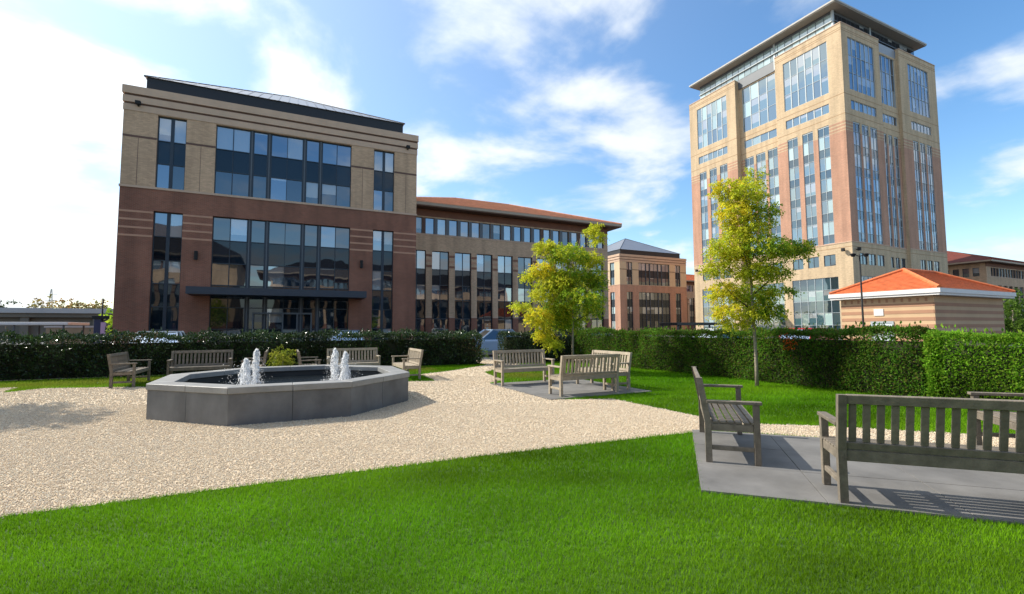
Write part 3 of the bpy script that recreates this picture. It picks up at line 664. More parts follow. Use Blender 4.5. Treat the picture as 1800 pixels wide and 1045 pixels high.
# ================================================================== FOUNTAIN
def fountain():
    cx, cy, ap = 0.13, 10.75, 2.2; k = 1/math.cos(math.pi/8)
    t = thing('fountain', 'octagonal grey stone fountain basin with four white water jets', 'fountain', (cx, cy, 0))
    def ringp(r, i): a = math.pi/8+i*math.pi/4; return Vector((cx+r*k*math.cos(a), cy+r*k*math.sin(a), 0))
    core = MB()
    for i in range(8):
        q = [ringp(ap-.015, i), ringp(ap-.015, i+1), ringp(ap-.30, i+1), ringp(ap-.30, i)]
        core.prism([(p.x, p.y) for p in q], 0.0, 0.498)
    core.build('basin_core', mat('dark basin lining', (0.030, 0.032, 0.032), 0.7, 0.2), t)
    for i in range(8):
        a, b, ai, bi = ringp(ap, i), ringp(ap, i+1), ringp(ap-.012, i), ringp(ap-.012, i+1)
        for j in range(2):
            f0, f1 = j/2+(.002 if j else 0), (j+1)/2-(.002 if not j else 0)
            w = MB(); q = [a.lerp(b, f0), a.lerp(b, f1), ai.lerp(bi, f1), ai.lerp(bi, f0)]
            w.prism([(p.x, p.y) for p in q], 0.0, 0.496); w.build('wall_slab', BLUESTONE, t)
        a, b, ai, bi = ringp(ap+.022, i), ringp(ap+.022, i+1), ringp(ap-.34, i), ringp(ap-.34, i+1)
        for j in range(2):
            f0, f1 = j/2+.0015, (j+1)/2-.0015
            q = [a.lerp(b, f0), a.lerp(b, f1), ai.lerp(bi, f1), ai.lerp(bi, f0)]
            bm = bmesh.new(); vs = [bm.verts.new((p.x-cx, p.y-cy, .5)) for p in q]; f = bm.faces.new(vs)
            r = bmesh.ops.extrude_face_region(bm, geom=[f]); bmesh.ops.translate(bm, verts=[v for v in r['geom'] if isinstance(v, bmesh.types.BMVert)], vec=(0, 0, .10))
            bmesh.ops.recalc_face_normals(bm, faces=bm.faces[:]); bmesh.ops.bevel(bm, geom=bm.edges[:], offset=.006, segments=1, affect='EDGES')
            me = bpy.data.meshes.new('coping'); bm.to_mesh(me); bm.free(); link('coping_stone', me, COPING, t, (cx, cy, 0))
    w = MB(); n = 8; w.prism([(ringp(ap-.29, i).x, ringp(ap-.29, i).y) for i in range(8)], 0.30, 0.385); w.build('water', WATER, t)
    # jets of white water
    for jx, jy, top, rb, rt in ((-0.68, 10.55, 0.92, 0.17, 0.055), (-0.55, 11.35, 1.07, 0.065, 0.055), (1.0, 11.15, 1.06, 0.10, 0.06), (1.17, 10.75, 1.0, 0.13, 0.05)):
        z0 = 0.375; n = 1000           # thin translucent streaks of falling water, then loose drops
        f = rng.random(n)**.9; R = (rb+(rt-rb)*f**.6)*np.where(f < .88, 1, np.clip(1-(f-.88)*5.5, .25, 1)); a_ = rng.random(n)*2*math.pi
        r = R*rng.random(n)**.4*(1+.3*np.sin(a_*3+f*9)); C_ = np.stack([r*np.cos(a_), r*np.sin(a_), z0+(top-z0)*f], 1)
        T_ = rng.normal(size=(n, 3))*.3+np.array([0, 0, 1]); T_ /= np.linalg.norm(T_, axis=1, keepdims=True)
        V1, F1, _ = leafquads(C_-T_*.02, T_, rng.uniform(.025, .075, n), rng.uniform(.008, .022, n), np.ones((n, 3)))
        m2 = 700; a_ = rng.random(m2)*2*math.pi; r = rb*(.2+2.6*rng.random(m2)**1.5); C2 = np.stack([r*np.cos(a_), r*np.sin(a_), z0+.012+(rng.random(m2)**4)*.5], 1)
        V2, F2, _ = leafquads(C2, rand_dirs(m2)*np.array([1, 1, .6]), rng.uniform(.006, .026, m2), rng.uniform(.006, .018, m2), np.ones((m2, 3)))
        V = [V1, V2]; Fc = [F1, F2+len(V1)]
        me = bigmesh('jet', np.concatenate(V), np.concatenate(Fc)); link('water_jet', me, FOAM, t, (jx, jy, 0))['kind'] = 'stuff'
fountain()

# ================================================================== BENCHES
def bench_proto(m, name='garden_bench'):
    t = bpy.data.objects.new(name, None); t.empty_display_size = .3; WP[t] = Vector((0, 0, 0)); L = 0.78
    by = lambda z: -.235-max(0, z-.42)*.17
    for s in (-1, 1):
        x = s*(L-.03)
        b = MB()
        sec = [(0, -.235), (.42, -.235), (.88, by(.88))]
        vs = []
        for z, y in sec: vs.append([(x-.03, y-.032, z), (x+.03, y-.032, z), (x+.03, y+.032, z), (x-.03, y+.032, z)])
        for i in range(2):
            for q in range(4): b.quad(vs[i][q], vs[i][(q+1) % 4], vs[i+1][(q+1) % 4], vs[i+1][q])
        b.quad(*reversed(vs[0])); b.quad(*vs[2])
        b.build('rear_post', m, t)
        P = lambda n_, x0, y0, z0, x1, y1, z1: bpart(n_, t, (x0, y0, z0, x1, y1, z1), m, .004)
        P('leg', x-.03, .20, 0, x+.03, .26, .612); P('armrest', x-.038, -.245, .613, x+.038, .285, .645)
        P('stretcher', x-.018, -.202, .13, x+.018, .199, .175); P('side_rail', x-.02, -.202, .33, x+.02, .199, .405)
    bpart('front_rail', t, (-L+.062, .215, .335, L-.062, .245, .408), m, .004); bpart('rear_rail', t, (-L+.062, -.25, .335, L-.062, -.22, .425), m, .004)
    for k in range(6):
        y0 = -.19+k*.074; bpart('seat_slat', t, (-L+.005, y0, .41, L-.005, y0+.058, .43), m, .003)
    a = math.atan(.17)
    for nm, z, h, th in (('top_rail', .845, .075, .038), ('lower_rail', .462, .06, .034)):
        o = bpart(nm, t, (-L+.062, by(z)-th/2, z-h/2, L-.062, by(z)+th/2, z+h/2), m, .004); o.rotation_euler = (a, 0, 0)
    n = 15
    for k in range(n):
        x = -L+.06+(2*L-.12)*(k+.5)/n; z = .65; o = bpart('back_slat', t, (x-.026, by(z)-.008, .493, x+.026, by(z)+.008, .808), m, .003); o.rotation_euler = (a, 0, 0)
    return t
def kids(o): return [c for c in bpy.data.objects if c.parent is o]
protos = {}
def bench(cx, cy, face, label, m=TEAK, group='garden benches', z=0.0, sc=1.0):
    rz = math.atan2(-face[0], face[1])
    if m.name not in protos:
        t = bench_proto(m); protos[m.name] = t; COL.objects.link(t); ch = None
    else:
        src = protos[m.name]; t = src.copy(); COL.objects.link(t); ch = kids(src)
        for c in ch:
            d = c.copy(); COL.objects.link(d); d.parent = t
    t.location = (cx, cy, z); t.rotation_euler = (0, 0, rz); t.scale = (sc, sc, sc)
    return tag(t, label, 'bench', group)
PZ = 0.027
bench(4.97, 4.20, (S2, -S2), 'weathered bench seen from its end, on the grey paving at the lawn corner', z=PZ, sc=1.04)
bench(5.00, 2.08, (S2, S2), 'large near bench with its slatted back to the viewer, cut off at right', z=PZ, sc=1.03)
bench(7.30, 2.09, (-S2, S2), 'bench half seen through the back slats of the large near bench', z=PZ, sc=1.03)
bench(5.80, 11.30, (0, -1), 'leftmost of the three benches around the young tree by the gravel', TEAK_L, z=PZ)
bench(6.15, 9.02, (0, 1), 'nearest of the three benches around the young tree, back to the viewer', TEAK_L, z=PZ)
bench(7.22, 9.80, (-1, 0), 'pale sunlit bench behind the nearest bench of the paved square', TEAK_L, z=PZ)
bench(-3.78, 16.2, (1, 0), 'leftmost bench, seen from its end, beside the fountain')
bench(-2.22, 16.5, (0, -1), 'bench facing the viewer against the hedge, left of the water jets')
bench(-0.8, 15.7, (-1, 0), 'bench end peeking out behind the left water jets')
bench(0.65, 15.2, (1, 0), 'bench seen from its end, right of the round yellow-green bush')
bench(1.98, 15.75, (0, -1), 'bench facing the viewer against the hedge, behind the right water jets', TEAK_L)
bench(3.35, 14.5, (-1, 0), 'pale bench facing left, right of the fountain', TEAK_L)

# ================================================================== FOLIAGE
def wob(P, s, a, seed):
    q = np.random.default_rng(seed); o = np.zeros(len(P))
    for _ in range(5):
        k = q.normal(size=3)*s; o += np.sin(P@k+q.random()*6.28)
    return o*a/2.2
def hedge(name, label, p, q, thick, h, lsize, dens, pal, m, seed, gloss=False, amp=.05, zt=None):
    p = np.array(p, float); q = np.array(q, float); Ln = np.linalg.norm(q-p); u = (q-p)/Ln; nrm = np.array([u[1], -u[0]])   # nrm points to the viewed side
    t = thing(name, label, 'hedge', (float(p[0]+q[0])/2, float(p[1]+q[1])/2, 0), group='clipped hedges around the garden')
    pts = []; nor = []
    def face(n, f):
        a = rng.random(n); b = rng.random(n); P, N_ = f(a, b); pts.append(P); nor.append(N_)
    def xyz(s, d, z): return np.stack([p[0]+u[0]*s-nrm[0]*d, p[1]+u[1]*s-nrm[1]*d, z], 1)
    on = lambda v, n: np.tile(np.array(v, float), (n, 1))
    nf = int(Ln*h*dens); face(nf, lambda a, b: (xyz(a*Ln, 0*a, b*h), on((nrm[0], nrm[1], .1), nf)))
    nb = int(Ln*h*dens*.35); face(nb, lambda a, b: (xyz(a*Ln, 0*a+thick, b*h), on((-nrm[0], -nrm[1], .1), nb)))
    ntp = int(Ln*thick*dens*1.1); face(ntp, lambda a, b: (xyz(a*Ln, b*thick, 0*a+h), on((0, 0, 1), ntp)))
    for s, sg in ((0, -1), (Ln, 1)):
        ne = int(thick*h*dens); face(ne, lambda a, b: (xyz(0*a+s, a*thick, b*h), on((sg*u[0], sg*u[1], .1), ne)))
    P = np.concatenate(pts); N_ = np.concatenate(nor)
    P = P+N_*(wob(P, 2.2, amp, seed)+wob(P, 7, amp*.6, seed+1)-np.abs(rng.normal(size=len(P)))*.05)[:, None]
    T = N_*.75+rand_dirs(len(P))*.9+np.array([0, 0, .25]); T /= np.linalg.norm(T, axis=1, keepdims=True)
    L = lsize*rng.uniform(.7, 1.35, len(P))
    pal = np.array(pal); ci = rng.integers(0, len(pal), len(P)); c = pal[ci]*rng.uniform(.7, 1.3, (len(P), 1))
    st_ = rng.random(len(P)) < .012; P = P+N_*(st_*rng.uniform(.03, .14, len(P)))[:, None]; T[st_] = N_[st_]*.5+np.array([0, 0, .9])
    T /= np.linalg.norm(T, axis=1, keepdims=True); L = L*np.where(st_, 1.5, 1)
    br = (wob(P, 1.7, 1, seed+7) > .95) & (rng.random(len(P)) < .25); c[br] = np.array([.16, .10, .04])*rng.uniform(.6, 1.2, (br.sum(), 1))
    cl = np.clip(wob(P, 3.5, .28, seed+2), -.45, .45); c = c*(1+cl[:, None])
    V, F, c4 = leafquads(P, T, L, L*(.55 if not gloss else .42), c)
    o_ = np.array([*WP[t]])
    f_ = link('foliage', bigmesh('foliage', V-o_, F, c4), m, t, tuple(o_)); f_['kind'] = 'stuff'
    cb = MB(); cb.prism([tuple(p-nrm*.24+u*.2), tuple(q-nrm*.24-u*.2), tuple(q-nrm*(thick-.22)-u*.2), tuple(p-nrm*(thick-.22)+u*.2)], 0, h-.2); cb.build('twigs', CORE, t)
    return t
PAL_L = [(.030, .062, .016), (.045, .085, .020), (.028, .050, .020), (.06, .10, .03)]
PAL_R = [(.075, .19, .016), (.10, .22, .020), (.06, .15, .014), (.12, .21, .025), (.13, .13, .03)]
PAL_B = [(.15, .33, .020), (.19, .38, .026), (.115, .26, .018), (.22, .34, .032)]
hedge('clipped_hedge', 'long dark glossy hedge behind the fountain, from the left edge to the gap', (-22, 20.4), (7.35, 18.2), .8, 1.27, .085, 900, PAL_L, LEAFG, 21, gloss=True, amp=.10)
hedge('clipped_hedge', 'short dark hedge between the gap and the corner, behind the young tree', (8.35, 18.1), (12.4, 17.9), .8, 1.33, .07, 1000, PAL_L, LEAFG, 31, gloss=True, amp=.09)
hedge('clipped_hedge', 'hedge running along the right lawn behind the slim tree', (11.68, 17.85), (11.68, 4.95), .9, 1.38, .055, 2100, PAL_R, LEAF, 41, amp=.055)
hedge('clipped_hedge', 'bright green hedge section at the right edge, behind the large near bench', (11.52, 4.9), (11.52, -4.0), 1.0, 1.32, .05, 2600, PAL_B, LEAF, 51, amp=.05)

def autumn_patch():
    h = [o for o in bpy.data.objects if o.get('label', '').startswith('hedge running along')][0]
    n = 90; C = np.stack([np.full(n, 11.62)-rng.random(n)*.12, 7.75+rng.normal(size=n)*.09, 1.1+rng.normal(size=n)*.09], 1); T = rand_dirs(n)+np.array([-.6, 0, 0]); T /= np.linalg.norm(T, axis=1, keepdims=True)
    V, F, c4 = leafquads(C, T, np.full(n, .05), np.full(n, .035), np.array([(.62, .13, .02)])*rng.uniform(.6, 1.2, (n, 1)))
    w = WP[h]; o = link('autumn_leaves', bigmesh('autumn_leaves', V-np.array(w[:]), F, c4), LEAF, h, w); o['kind'] = 'stuff'
autumn_patch()
def leafy(blobs, n_per, lsize, seed, droop=.35, blend=None):
    """leaf sprays inside ellipsoid blobs (centre, radii, leaf colours, share)"""
    r_ = np.random.default_rng(seed); C = []; T = []; L = []; K = []
    for c, rd, cols, cnt in blobs:
        c = np.array(c); rd = np.array(rd); nsp = max(3, int(cnt*n_per/14))
        d = r_.normal(size=(nsp, 3)); d /= np.linalg.norm(d, axis=1, keepdims=True); rr = r_.random((nsp, 1))**.45
        sp = c+d*rd*rr
        for s, dd in zip(sp, d):
            out = dd*np.array([1, 1, .3])+r_.normal(size=3)*.35; out /= np.linalg.norm(out)+1e-9
            k = 14; f = np.linspace(0, 1, k); ln = lsize*3.4*r_.uniform(.7, 1.4)
            P = s+np.outer(f, out)*ln+np.outer(f**2, np.array([0, 0, -1]))*ln*droop+r_.normal(size=(k, 3))*lsize*.28
            tt = out*.35+r_.normal(size=(k, 3))*.7+np.array([0, 0, -.3]); tt /= np.linalg.norm(tt, axis=1, keepdims=True)
            pl = cols if (blend is None or r_.random() < .6) else blend; col = np.array(pl[r_.integers(0, len(pl))])*r_.uniform(.75, 1.25)
            C.append(P); T.append(tt); L.append(lsize*r_.uniform(.65, 1.3, k)); K.append(np.tile(col, (k, 1))*r_.uniform(.85, 1.15, (k, 1)))
    return np.concatenate(C), np.concatenate(T), np.concatenate(L), np.concatenate(K)
def tree(name, label, base, blobs, n_per, lsize, seed, trunk, limbs, group=None, leafw=.62, m=LEAF, cat='tree'):
    t = thing(name, label, cat, base, group)
    b = MB(); b.tube([tuple(Vector(base)+Vector(p)) for p, r in trunk], [r for p, r in trunk], 9); b.build('trunk', BARK, t, smooth=True)
    for l in limbs:
        b = MB(); b.tube([tuple(Vector(base)+Vector(p)) for p, r in l], [r for p, r in l], 6); b.build('branch', BARK_D, t, smooth=True)
    C, T, L, K = leafy(blobs, n_per, lsize, seed, blend=YG if 'garden_tree' in name else None); V, F, c4 = leafquads(C, T, L, L*leafw, K)
    o = link('crown', bigmesh('crown', V, F, c4), m, t, base); o['kind'] = 'stuff'
    return t
YEL = [(.78, .70, .04), (.68, .66, .04), (.78, .62, .035)]; YG = [(.58, .60, .04), (.46, .54, .035), (.64, .62, .045)]; GRN = [(.28, .43, .03), (.20, .34, .025), (.36, .48, .035)]; DGR = [(.15, .28, .02), (.11, .22, .018), (.20, .33, .025)]
RX, RY = float(rgt[0]), float(rgt[1]); FX, FY = math.sin(YAW), math.cos(YAW)
def pxblobs(lst, px0, k, z_eye_px, seed):
    r_ = np.random.default_rng(seed); out = []
    for cx, cy, rx, ry, pal in lst:
        lat = (cx-px0)*k; z = EYE+(z_eye_px-cy)*k; a, b = rx*k, ry*k
        dep = float(r_.uniform(-.45, .45))*max(.5, a*1.6); rd = max(.35, a*.9)
        out.append(((lat*RX+dep*FX, lat*RY+dep*FY, z), (max(a*abs(RX), rd*abs(FX))*1.0, max(rd*abs(FY), a*abs(RY)), b), pal, (rx*ry)/700.0+.12))
    return out
BR = [(1290,325,22,15,YEL),(1341,312,9,24,YG),(1318,345,40,20,YG),(1298,375,30,22,YEL),(1345,378,18,20,GRN),(1315,408,44,20,YG),(1284,438,34,20,YG),(1340,440,42,18,GRN),(1395,440,28,14,DGR),(1422,432,12,8,DGR),
      (1270,472,20,16,YG),(1325,478,36,18,YG),(1368,478,16,16,GRN),(1286,512,28,18,YEL),(1340,518,40,20,GRN),(1384,512,14,8,GRN),(1280,548,24,14,YEL),(1330,552,30,15,YG),(1296,570,16,8,YG),(1350,545,20,14,DGR),(1305,445,22,16,YEL)]
kR = 0.0146
tree('slim_garden_tree', 'slim young tree with yellow-green crown in front of the tower', (10.81, 8.14, 0), pxblobs(BR, 1330, kR, 576, 5), 3000, .052, 61,
     [((0, 0, -.02), .05), ((.0, .0, .5), .042), ((-.01, .01, 1.3), .038), ((-.04, .02, 2.2), .032), ((-.06, .03, 3.6), .024), ((-.1, .05, 4.9), .012)],
     [[((-.03, .02, 1.9), .02), ((-.5, .3, 2.4), .012), ((-.8, .5, 2.9), .005)], [((-.04, .02, 2.3), .02), ((.6, -.25, 2.9), .012), ((1.2, -.5, 3.5), .005)],
      [((-.05, .03, 2.7), .018), ((-.5, -.2, 3.2), .01), ((-.7, -.1, 3.8), .004)], [((-.06, .03, 3.1), .016), ((.3, .4, 3.8), .01), ((.4, .5, 4.4), .004)],
      [((-.07, .03, 3.8), .012), ((-.4, .2, 4.5), .008), ((-.55, .3, 5.1), .003)], [((-.04, .02, 2.0), .02), ((.35, .3, 2.3), .012), ((.55, .35, 2.6), .005)]], 'young garden trees')
BL = [(962,434,20,11,YG),(1046,402,9,5,YG),(1052,420,4,12,YG),(1000,448,40,16,GRN),(1043,455,18,14,YG),(958,474,26,14,YEL),(1010,486,44,18,GRN),(1050,492,13,18,GRN),(932,486,9,5,YG),(962,514,27,18,YG),(1022,526,42,18,GRN),
      (914,538,14,5,YG),(948,558,23,16,YEL),(1000,564,36,18,GRN),(1045,542,14,14,GRN),(958,588,15,11,YEL),(972,603,9,8,YG),(985,500,26,20,YG),(985,545,28,22,GRN)]
kL = 0.0195
tree('bushy_garden_tree', 'bushy young tree with golden-green crown behind the paved square', (8.83, 13.59, 0), pxblobs(BL, 1007, kL, 577, 6), 4600, .060, 71,
     [((0, 0, -.02), .045), ((0, 0, .8), .038), ((.02, .0, 1.8), .03), ((.05, .02, 3.2), .02), ((.3, -.1, 4.6), .008)],
     [[((.01, 0, 1.3), .018), ((-.7, .3, 1.6), .01), ((-1.1, .5, 1.7), .004)], [((.02, 0, 1.7), .018), ((.7, -.3, 2.1), .01), ((.9, -.4, 2.6), .004)],
      [((.03, .01, 2.1), .016), ((-.8, .4, 2.3), .009), ((-1.6, .85, 2.3), .004)], [((.04, .01, 2.6), .014), ((-.4, -.5, 3.2), .008), ((-.5, -.7, 3.7), .003)],
      [((.04, .01, 2.9), .012), ((-.6, .3, 3.6), .008), ((-.8, .4, 4.2), .003)], [((.03, .01, 1.9), .015), ((.3, .7, 2.5), .009), ((.4, 1.0, 3.0), .003)]], 'young garden trees')
# the tree whose shadow lies on the gravel at the left edge
SB = [((r*math.cos(a), r*math.sin(a), z), (.6, .6, .45), pal, 1.1) for r, a, z, pal in ((0, 0, 4.6, YG), (.6, .4, 4.0, GRN), (.6, 2.4, 3.9, GRN), (.7, 4.3, 3.8, YG), (.9, 1.2, 3.2, GRN), (.9, 3.2, 3.1, YG), (.9, 5.2, 3.2, GRN), (.5, 0, 2.6, DGR), (.6, 3, 2.5, DGR), (0, 0, 3.5, DGR))]
tree('leafy_garden_tree', 'young tree whose shadow falls on the gravel at the left edge', (-7.3, 13.9, 0), SB, 1200, .085, 81,
     [((0, 0, -.02), .05), ((0, 0, 1.5), .04), ((.02, 0, 3.2), .025), ((0, .02, 4.6), .01)], [[((0, 0, 2.0), .018), ((.6, .3, 2.9), .008)], [((0, 0, 2.3), .018), ((-.6, .3, 3.1), .008)], [((0, 0, 2.5), .015), ((.1, -.6, 3.2), .008)]], 'young garden trees')
# round bush
gb = [((0.12*math.cos(a), .12*math.sin(a), z), (.30, .30, .26), [(.26, .30, .03), (.20, .25, .025), (.32, .33, .04)], 1.0) for a, z in ((0, .3), (2.1, .5), (4.2, .7), (1, .35), (3, .55), (5, .72))]
tree('rounded_bush', 'small yellow-green rounded bush against the hedge between the bench groups', (-0.06, 17.0, 0), gb, 420, .05, 91, [((0, 0, -.02), .03), ((0, 0, .5), .015)], [], cat='bush')
gb = [((a, b, z), (1.1, 1.1, .9), [(.10, .19, .025), (.14, .24, .03), (.07, .14, .02)], 1.3) for a, b, z in ((0, 0, 1.0), (1.2, .3, 1.2), (.2, .8, 2.0), (1.1, -.4, 2.3), (.4, 0, 3.1), (1.6, .2, 3.2), (-.3, .4, 1.6), (2.4, 0, 1.5), (2.4, .2, 2.6))]
tree('leafy_shrub', 'tall green shrub beside the orange roofed pavilion at the right edge', (44.6, 14.2, 0), gb, 420, .16, 95, [((0.6, 0, -.02), .09), ((.6, 0, 2.6), .04)], [], cat='shrub')
# low shrubs seen in the hedge gap
gb = [((a, b, z), (.35, .3, .25), [(.09, .15, .03), (.12, .19, .04)], 1.0) for a, b, z in ((0, 0, .25), (.4, .1, .3), (.2, .2, .5), (-.3, .1, .3))]
tree('low_shrub', 'low green shrub filling the gap between the dark hedges', (7.95, 20.6, 0), gb, 300, .06, 97, [((0, 0, -.02), .02), ((0, 0, .4), .01)], [], cat='shrub')

# ------------------------------------------------------------------ grass and gravel (stuff)
def camdist(P): return P[:, 0]*FX+P[:, 1]*FY, P[:, 0]*RX+P[:, 1]*RY
def on_lawn(P): return inpoly(P, GARDEN) & ~inpoly(P, GRAVEL) & ~inpoly(P, PADN) & ~inpoly(P, PADC)
def grass():
    Vs = []; Fs = []; Cs = []; n0 = 0
    for d0, d1, dens, w, hgt in ((1.6, 3.3, 15000, .0044, .034), (3.3, 5, 9500, .006, .036), (5, 8, 4800, .0088, .042), (8, 13, 2300, .012, .05), (13, 24, 1100, .020, .055)):
        lim = d1*1.3+1.5; A = (d1-d0)*2*lim; n = int(A*dens)
        d = rng.uniform(d0, d1, n); l = rng.uniform(-lim, lim, n)
        P = np.stack([d*FX+l*RX, d*FY+l*RY], 1); ok = (np.abs(l) < d*1.25+1.2) & on_lawn(P+rng.normal(size=P.shape)*.022); P = P[ok]; n = len(P)
        if n == 0: continue
        h = hgt*rng.uniform(.55, 1.25, n); a = rng.random(n)*2*math.pi; ln = rng.uniform(.1, .75, n)*h; a2 = a+rng.normal(size=n)*.9+math.pi/2
        ba = np.stack([np.cos(a), np.sin(a), 0*a], 1)*w*.5*rng.uniform(.7, 1.3, n)[:, None]
        B = np.stack([P[:, 0], P[:, 1], 0*h], 1); lean = np.stack([np.cos(a2)*ln, np.sin(a2)*ln, h], 1)
        V = np.stack([B-ba, B+ba, B+lean], 1).reshape(-1, 3); F = np.arange(3*n).reshape(n, 3)+n0; n0 += 3*n
        pch = wob(np.c_[P, 0*h], 1.1, .20, 5)+wob(np.c_[P, 0*h], 4.0, .12, 6)
        mix_ = np.clip(.5+1.6*wob(np.c_[P, 0*h], .8, .3, 15), 0, 1)[:, None]; c = (np.array([.105, .275, .008])*(1-mix_)+np.array([.155, .315, .010])*mix_)*(1+pch[:, None]); yl = rng.random(n)[:, None]; c = np.where(yl > .92, np.array([.16, .27, .03])*np.ones((n, 1)), c)
        # dry yellowish turf beside the paved square and along the far beds
        dry = np.exp(-(((P[:, 0]-6.9)/1.1)**2+((P[:, 1]-13.3)/1.1)**2))+.75*np.exp(-((P[:, 1]-17.3)/1.3)**2)*(P[:, 0] < 5)
        c = c*(1-.8*np.clip(dry, 0, 1)[:, None])+np.array([.24, .22, .04])*.8*np.clip(dry, 0, 1)[:, None]
        c = c*rng.uniform(.86, 1.14, (n, 1)); Vs.append(V); Fs.append(F); Cs.append(np.repeat(c, 3, 0))
    o = link('grass', bigmesh('grass', np.concatenate(Vs), np.concatenate(Fs), np.concatenate(Cs)), GRASS)
    tag(o, 'short mown bright green lawn grass around the gravel court', 'grass', kind='stuff')
grass()
def chips():
    base = np.array([(1, 0, 0), (0, 1, 0), (-1, 0, 0), (0, -1, 0), (0, 0, 1), (0, 0, -1)], float); fc = np.array([(0, 1, 4), (1, 2, 4), (2, 3, 4), (3, 0, 4), (1, 0, 5), (2, 1, 5), (3, 2, 5), (0, 3, 5)])
    Vs = []; Fs = []; Cs = []; n0 = 0
    for d0, d1, dens, s in ((3, 6.5, 5200, .0065), (6.5, 9.5, 3000, .0078), (9.5, 15, 800, .011), (15, 22, 200, .016)):
        lim = d1*1.3+1.5; n = int((d1-d0)*2*lim*dens); d = rng.uniform(d0, d1, n); l = rng.uniform(-lim, lim, n)
        P = np.stack([d*FX+l*RX, d*FY+l*RY], 1); fc_ = np.max([(P[:, 0]-.13)*math.cos(k*math.pi/4)+(P[:, 1]-10.75)*math.sin(k*math.pi/4) for k in range(8)], 0) > 2.2
        ok = (np.abs(l) < d*1.2+1) & inpoly(P+rng.normal(size=P.shape)*.03, GRAVEL) & ~inpoly(P, PADN) & ~inpoly(P, PADC) & fc_; P = P[ok]; n = len(P)
        sc = s*rng.uniform(.5, 1.5, (n, 1, 1))*rng.uniform(.8, 1.2, (n, 1, 3)); a = rng.random(n)*6.28
        Vl = base[None]*sc*rng.uniform(.7, 1.2, (n, 6, 1)); ca, sa = np.cos(a)[:, None], np.sin(a)[:, None]
        tl = rng.normal(size=(n, 1))*.5
        x = Vl[..., 0]*ca-Vl[..., 1]*sa; y = Vl[..., 0]*sa+Vl[..., 1]*ca; z = Vl[..., 2]*.7+Vl[..., 0]*tl*.15
        V = np.stack([x+P[:, :1], y+P[:, 1:], z+.010+s*.25], 2).reshape(-1, 3)
        F = (fc[None]+6*np.arange(n)[:, None, None]).reshape(-1, 3)+n0; n0 += 6*n
        pal = np.array([(.67, .56, .40), (.71, .62, .46), (.63, .50, .34), (.65, .52, .38), (.57, .45, .31), (.73, .66, .52), (.47, .38, .28)]); c = pal[rng.integers(0, 7, n)]*rng.uniform(.85, 1.1, (n, 1))
        Vs.append(V); Fs.append(F); Cs.append(np.repeat(c, 6, 0))
    o = link('gravel_stones', bigmesh('gravel_stones', np.concatenate(Vs), np.concatenate(Fs), np.concatenate(Cs)), STONECHIP)
    tag(o, 'loose pale cream gravel covering the court around the fountain', 'gravel', kind='stuff')
chips()

# ================================================================== SMALLER THINGS AROUND
def street_lamp(x, y, h, label, heads=True):
    t = thing('street_lamp', label, 'lamp post', (x, y, 0), 'lamp posts')
    b = MB(); b.tube([(x, y, 0), (x, y, .5), (x, y, h)], [.06, .05, .033], 10); b.build('pole', RUBBER, t, smooth=True)
    b = MB(); b.tube([(x, y, 0), (x, y, .12)], [.14, .12], 10); b.build('base', RUBBER, t)
    if heads:
        for s in (-1, 1):
            b = MB(); b.tube([(x, y, h-.1), (x+s*.25*RX, y+s*.25*RY, h-.02)], [.02, .02], 6); b.build('arm', RUBBER, t)
            b = MB(); c = Vector((x+s*.33*RX, y+s*.33*RY, h)); b.tube([tuple(c-Vector((0, 0, .12))), tuple(c+Vector((0, 0, .02))), tuple(c+Vector((0, 0, .06)))], [.07, .14, .05], 10); b.build('lamp_head', RUBBER, t)
    return t
street_lamp(26.0, 13.55, 5.15, 'black twin-headed lamp post in front of the orange roofed pavilion')
street_lamp(-8.34, 30.2, 3.1, 'thin dark post rising behind the blue and pink sign totem', heads=False)

